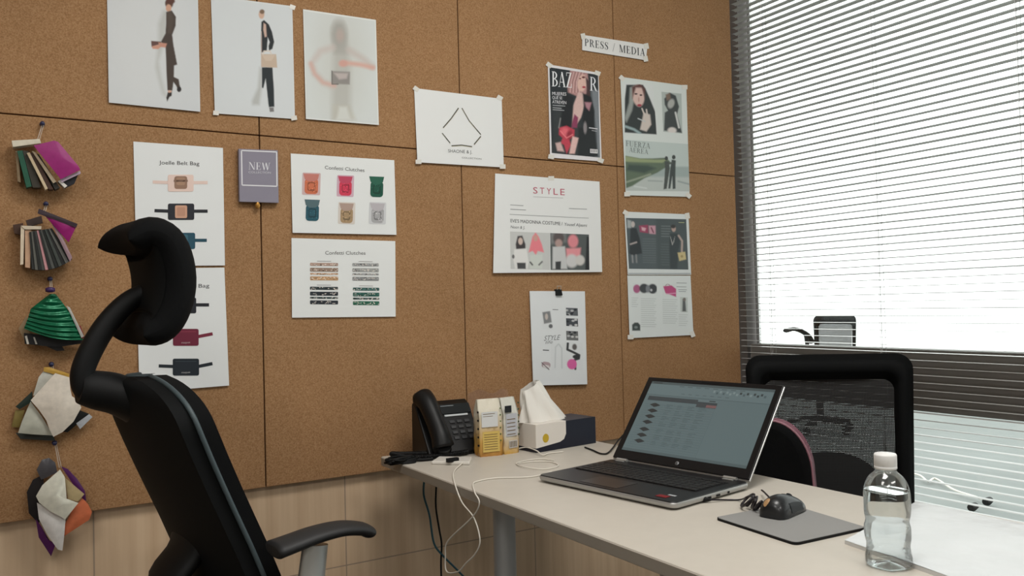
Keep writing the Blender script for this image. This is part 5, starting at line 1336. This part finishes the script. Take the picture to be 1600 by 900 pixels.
# lumbar support behind the mesh
rows = []
for i in range(13):
    a = -1+2*i/12; row = []
    for j in range(21):
        b_ = -1+2*j/20; e = max(0, 1-abs(b_)**2.5)
        row.append(Vector((-.03-.012*b_*b_, b_*.155, .60+.075*a*e**.5+.02*(1-b_*b_))))
    rows.append(row)
mb = MB().grid(rows); mb.grid([[p+Vector((-.012, 0, 0)) for p in r] for r in rows]); mb.build('lumbar_pad', M_SHELL, mch)
MB().tube(spline([(-.035, 0, .60), (-.06, 0, .50), (-.02, 0, .42), (.12, 0, .40)], 5), .030, 14, r2=.014, side=(0, 1, 0)).build('back_bracket', M_BLACK, mch)
rows = []
for i in range(9):
    a = i/8; z = .42+.06*a; sc_ = [.92, .98, 1, 1, 1, .99, .97, .92, .80][i]
    rows.append([Vector((.225*sc_*abs(math.cos(t_))**.55*math.copysign(1, math.cos(t_))+.25, .235*sc_*abs(math.sin(t_))**.55*math.copysign(1, math.sin(t_)), z)) for t_ in [2*PI*k/40 for k in range(40)]])
MB().grid(rows, cu=True, cap=True).build('seat', M_FABRIC, mch)
bs = bpy.data.objects.new('wheel_base', None); C.objects.link(bs); bs.parent = mch; bs.location = (.23, 0, 0)
MB().lathe([(.028, .09), (.028, .26), (.019, .262), (.019, .42)], n=20).build('gas_column', M_BLACK, bs)
for k in range(5):
    a = 2*PI*k/5+.3; d = Vector((math.cos(a), math.sin(a), 0))
    lgm = MB().tube([Vector((0, 0, .105)), d*.15+Vector((0, 0, .095)), d*.27+Vector((0, 0, .075))], [.028, .022, .015], 12)
    sd = Vector((-d.y, d.x, 0)); c0 = d*.27+Vector((0, 0, .028))
    for q_ in (-.014, .014): lgm.tube([c0+sd*(q_-.007), c0+sd*(q_+.007)], .028, 18)
    lgm.tube([c0, c0+Vector((0, 0, .045))], .007, 8); lgm.build('base_leg', M_BLACK, bs)

# the chair outside, beyond the glass
far = copy_tree(mch); q = CAM+7.2*ray(1306, 500); far.location = (q.x, q.y, 0); far.rotation_euler = (0, 0, math.atan2(_fw.y, _fw.x)+math.radians(118)); far.scale = (1, 1, 1)
MB().tube(spline([(.0, -.27, .74), (.06, -.28, .82), (.20, -.28, .87), (.32, -.27, .86)], 5), .035, 12, r2=.018, side=(0, 1, 0)).tube([(.05, -.24, .46), (.08, -.27, .82)], .018, 8).build('arm_rest', M_BLACK, far)
far['label'] = 'distant grey looking mesh chair seen outside through the window blind'

# ---------------------------------------------------------------- bag standing on the mesh chair
M_MAUVE = mat('mauve_leather', (128, 78, 92), .4); 
bq = at(1224, 700, 2, .77); bq = CAM+2.06*ray(1208, 700)
bag = thing('bag', 'black arched bag with a mauve side strip on the mesh chair', 'bag', (bq.x, bq.y, .482), math.atan2(RT.y, RT.x)-math.radians(26))
def arch(wx, h, n=24): return [(wx*math.cos(PI*k/n), (h-.13)+.13*math.sin(PI*k/n)) for k in range(n+1)]
BHt = .365
A = [(.112, 0)]+arch(.095, BHt)[0:]+[(-.112, 0)]
rows = [[Vector((x*s_, y, z*(1-(1-s_)*.25))) for x, z in A] for y, s_ in ((-.040, .80), (-.037, .93), (-.028, .985))]
mb = MB(); mb.grid(rows); mb.add(rows[0], [tuple(range(len(A)))]); 
rows2 = [[Vector((x*s_, y, z*(1-(1-s_)*.25))) for x, z in A] for y, s_ in ((.028, .985), (.037, .93), (.040, .80))]
mb.grid(rows2); mb.add(rows2[-1], [tuple(range(len(A)))]); mb.build('bag_body', M_FABRIC, bag)
mb = MB(); mb.grid([[Vector((x, y, z)) for x, z in A] for y in (-.028, .028)]); mb.build('side_strip', M_MAUVE, bag)
MB().tube([Vector((x*1.0, -.028, z)) for x, z in A], .0030, 8).build('piping', mat('pink_piping', (150, 106, 116), .5), bag)
MB().tube([(.104, 0, .17), (.112, 0, .17)], .005, 10).build('stud', M_SILVER, bag)

# unidentified black object under the desk edge, given a made-up bag shape
q = at(1020, 892, 0, 1.0)
ub = thing('floor_object', 'unidentified black rounded object standing under the white desk', 'bag', (1.06, 1.16, 0))
rows = []
for i in range(15):
    a = i/14; z = .47*a; rr_ = (1-max(0, (a-.6)/.4)**2.4)**.5 if a < 1 else .02
    rows.append([Vector((.10*rr_*abs(math.cos(t_))**.7*math.copysign(1, math.cos(t_)), .15*rr_*abs(math.sin(t_))**.7*math.copysign(1, math.sin(t_)), z)) for t_ in [2*PI*k/32 for k in range(32)]])
MB().grid(rows, cu=True, cap=True).build('bag_body', M_FABRIC, ub)
MB().tube(spline([(0, -.06, .44), (0, -.05, .49), (0, 0, .51), (0, .05, .49), (0, .06, .44)], 5), .006, 8).build('handle', M_BLACK, ub)

# ---------------------------------------------------------------- small things outside
for (px_, py_), lab in (((1522, 792), 'nearer black plug lying outside below the blind'), ((1545, 783), 'farther black plug lying outside below the blind')):
    q = at(px_, py_, 2, .02); d = Vector((.8, .6, 0))
    o = MB().tube([Vector((-.035, 0, 0)), Vector((-.02, 0, 0)), Vector((.03, .01, 0))], [.018, .022, .018], 12).build('plug', M_BLACK); o.location = q
    tag(o, lab, 'plug', 'black plugs outside')
cable('floor_cable', [at(1400, 735, 2, .012), at(1435, 742, 2, .012), at(1450, 752, 2, .012), at(1462, 748, 2, .012), at(1490, 765, 2, .012), at(1520, 775, 2, .012), at(1545, 783, 2, .012)], .006, M_WC, 'white cable lying outside below the blind')
q = CAM+7.5*ray(1191, 510)
pl = thing('potted_plant', 'small green plant far outside at the left window edge', 'plant', (q.x, q.y, 0))
MB().lathe([(.10, 0), (.14, .55), (.12, .56)], n=20).build('pot', mat('white_pot', (220, 220, 216), .5), pl)
mb = MB(); rs = random.Random(9)
for k in range(36):
    a = rs.uniform(0, 2*PI); e = rs.uniform(.3, 1.2); l_ = rs.uniform(.16, .34); d = Vector((math.cos(a)*math.cos(e), math.sin(a)*math.cos(e), math.sin(e))); sd = d.cross(Vector((0, 0, 1))).normalized()*.025
    b0 = Vector((0, 0, .54)); m1 = b0+d*l_*.55+sd; m2 = b0+d*l_*.55-sd
    mb.add([b0, m1, b0+d*l_+Vector((0, 0, -.05)), m2], [(0, 1, 2, 3)])
mb.build('leaves', mat('leaf_green', (92, 140, 84), .6), pl)
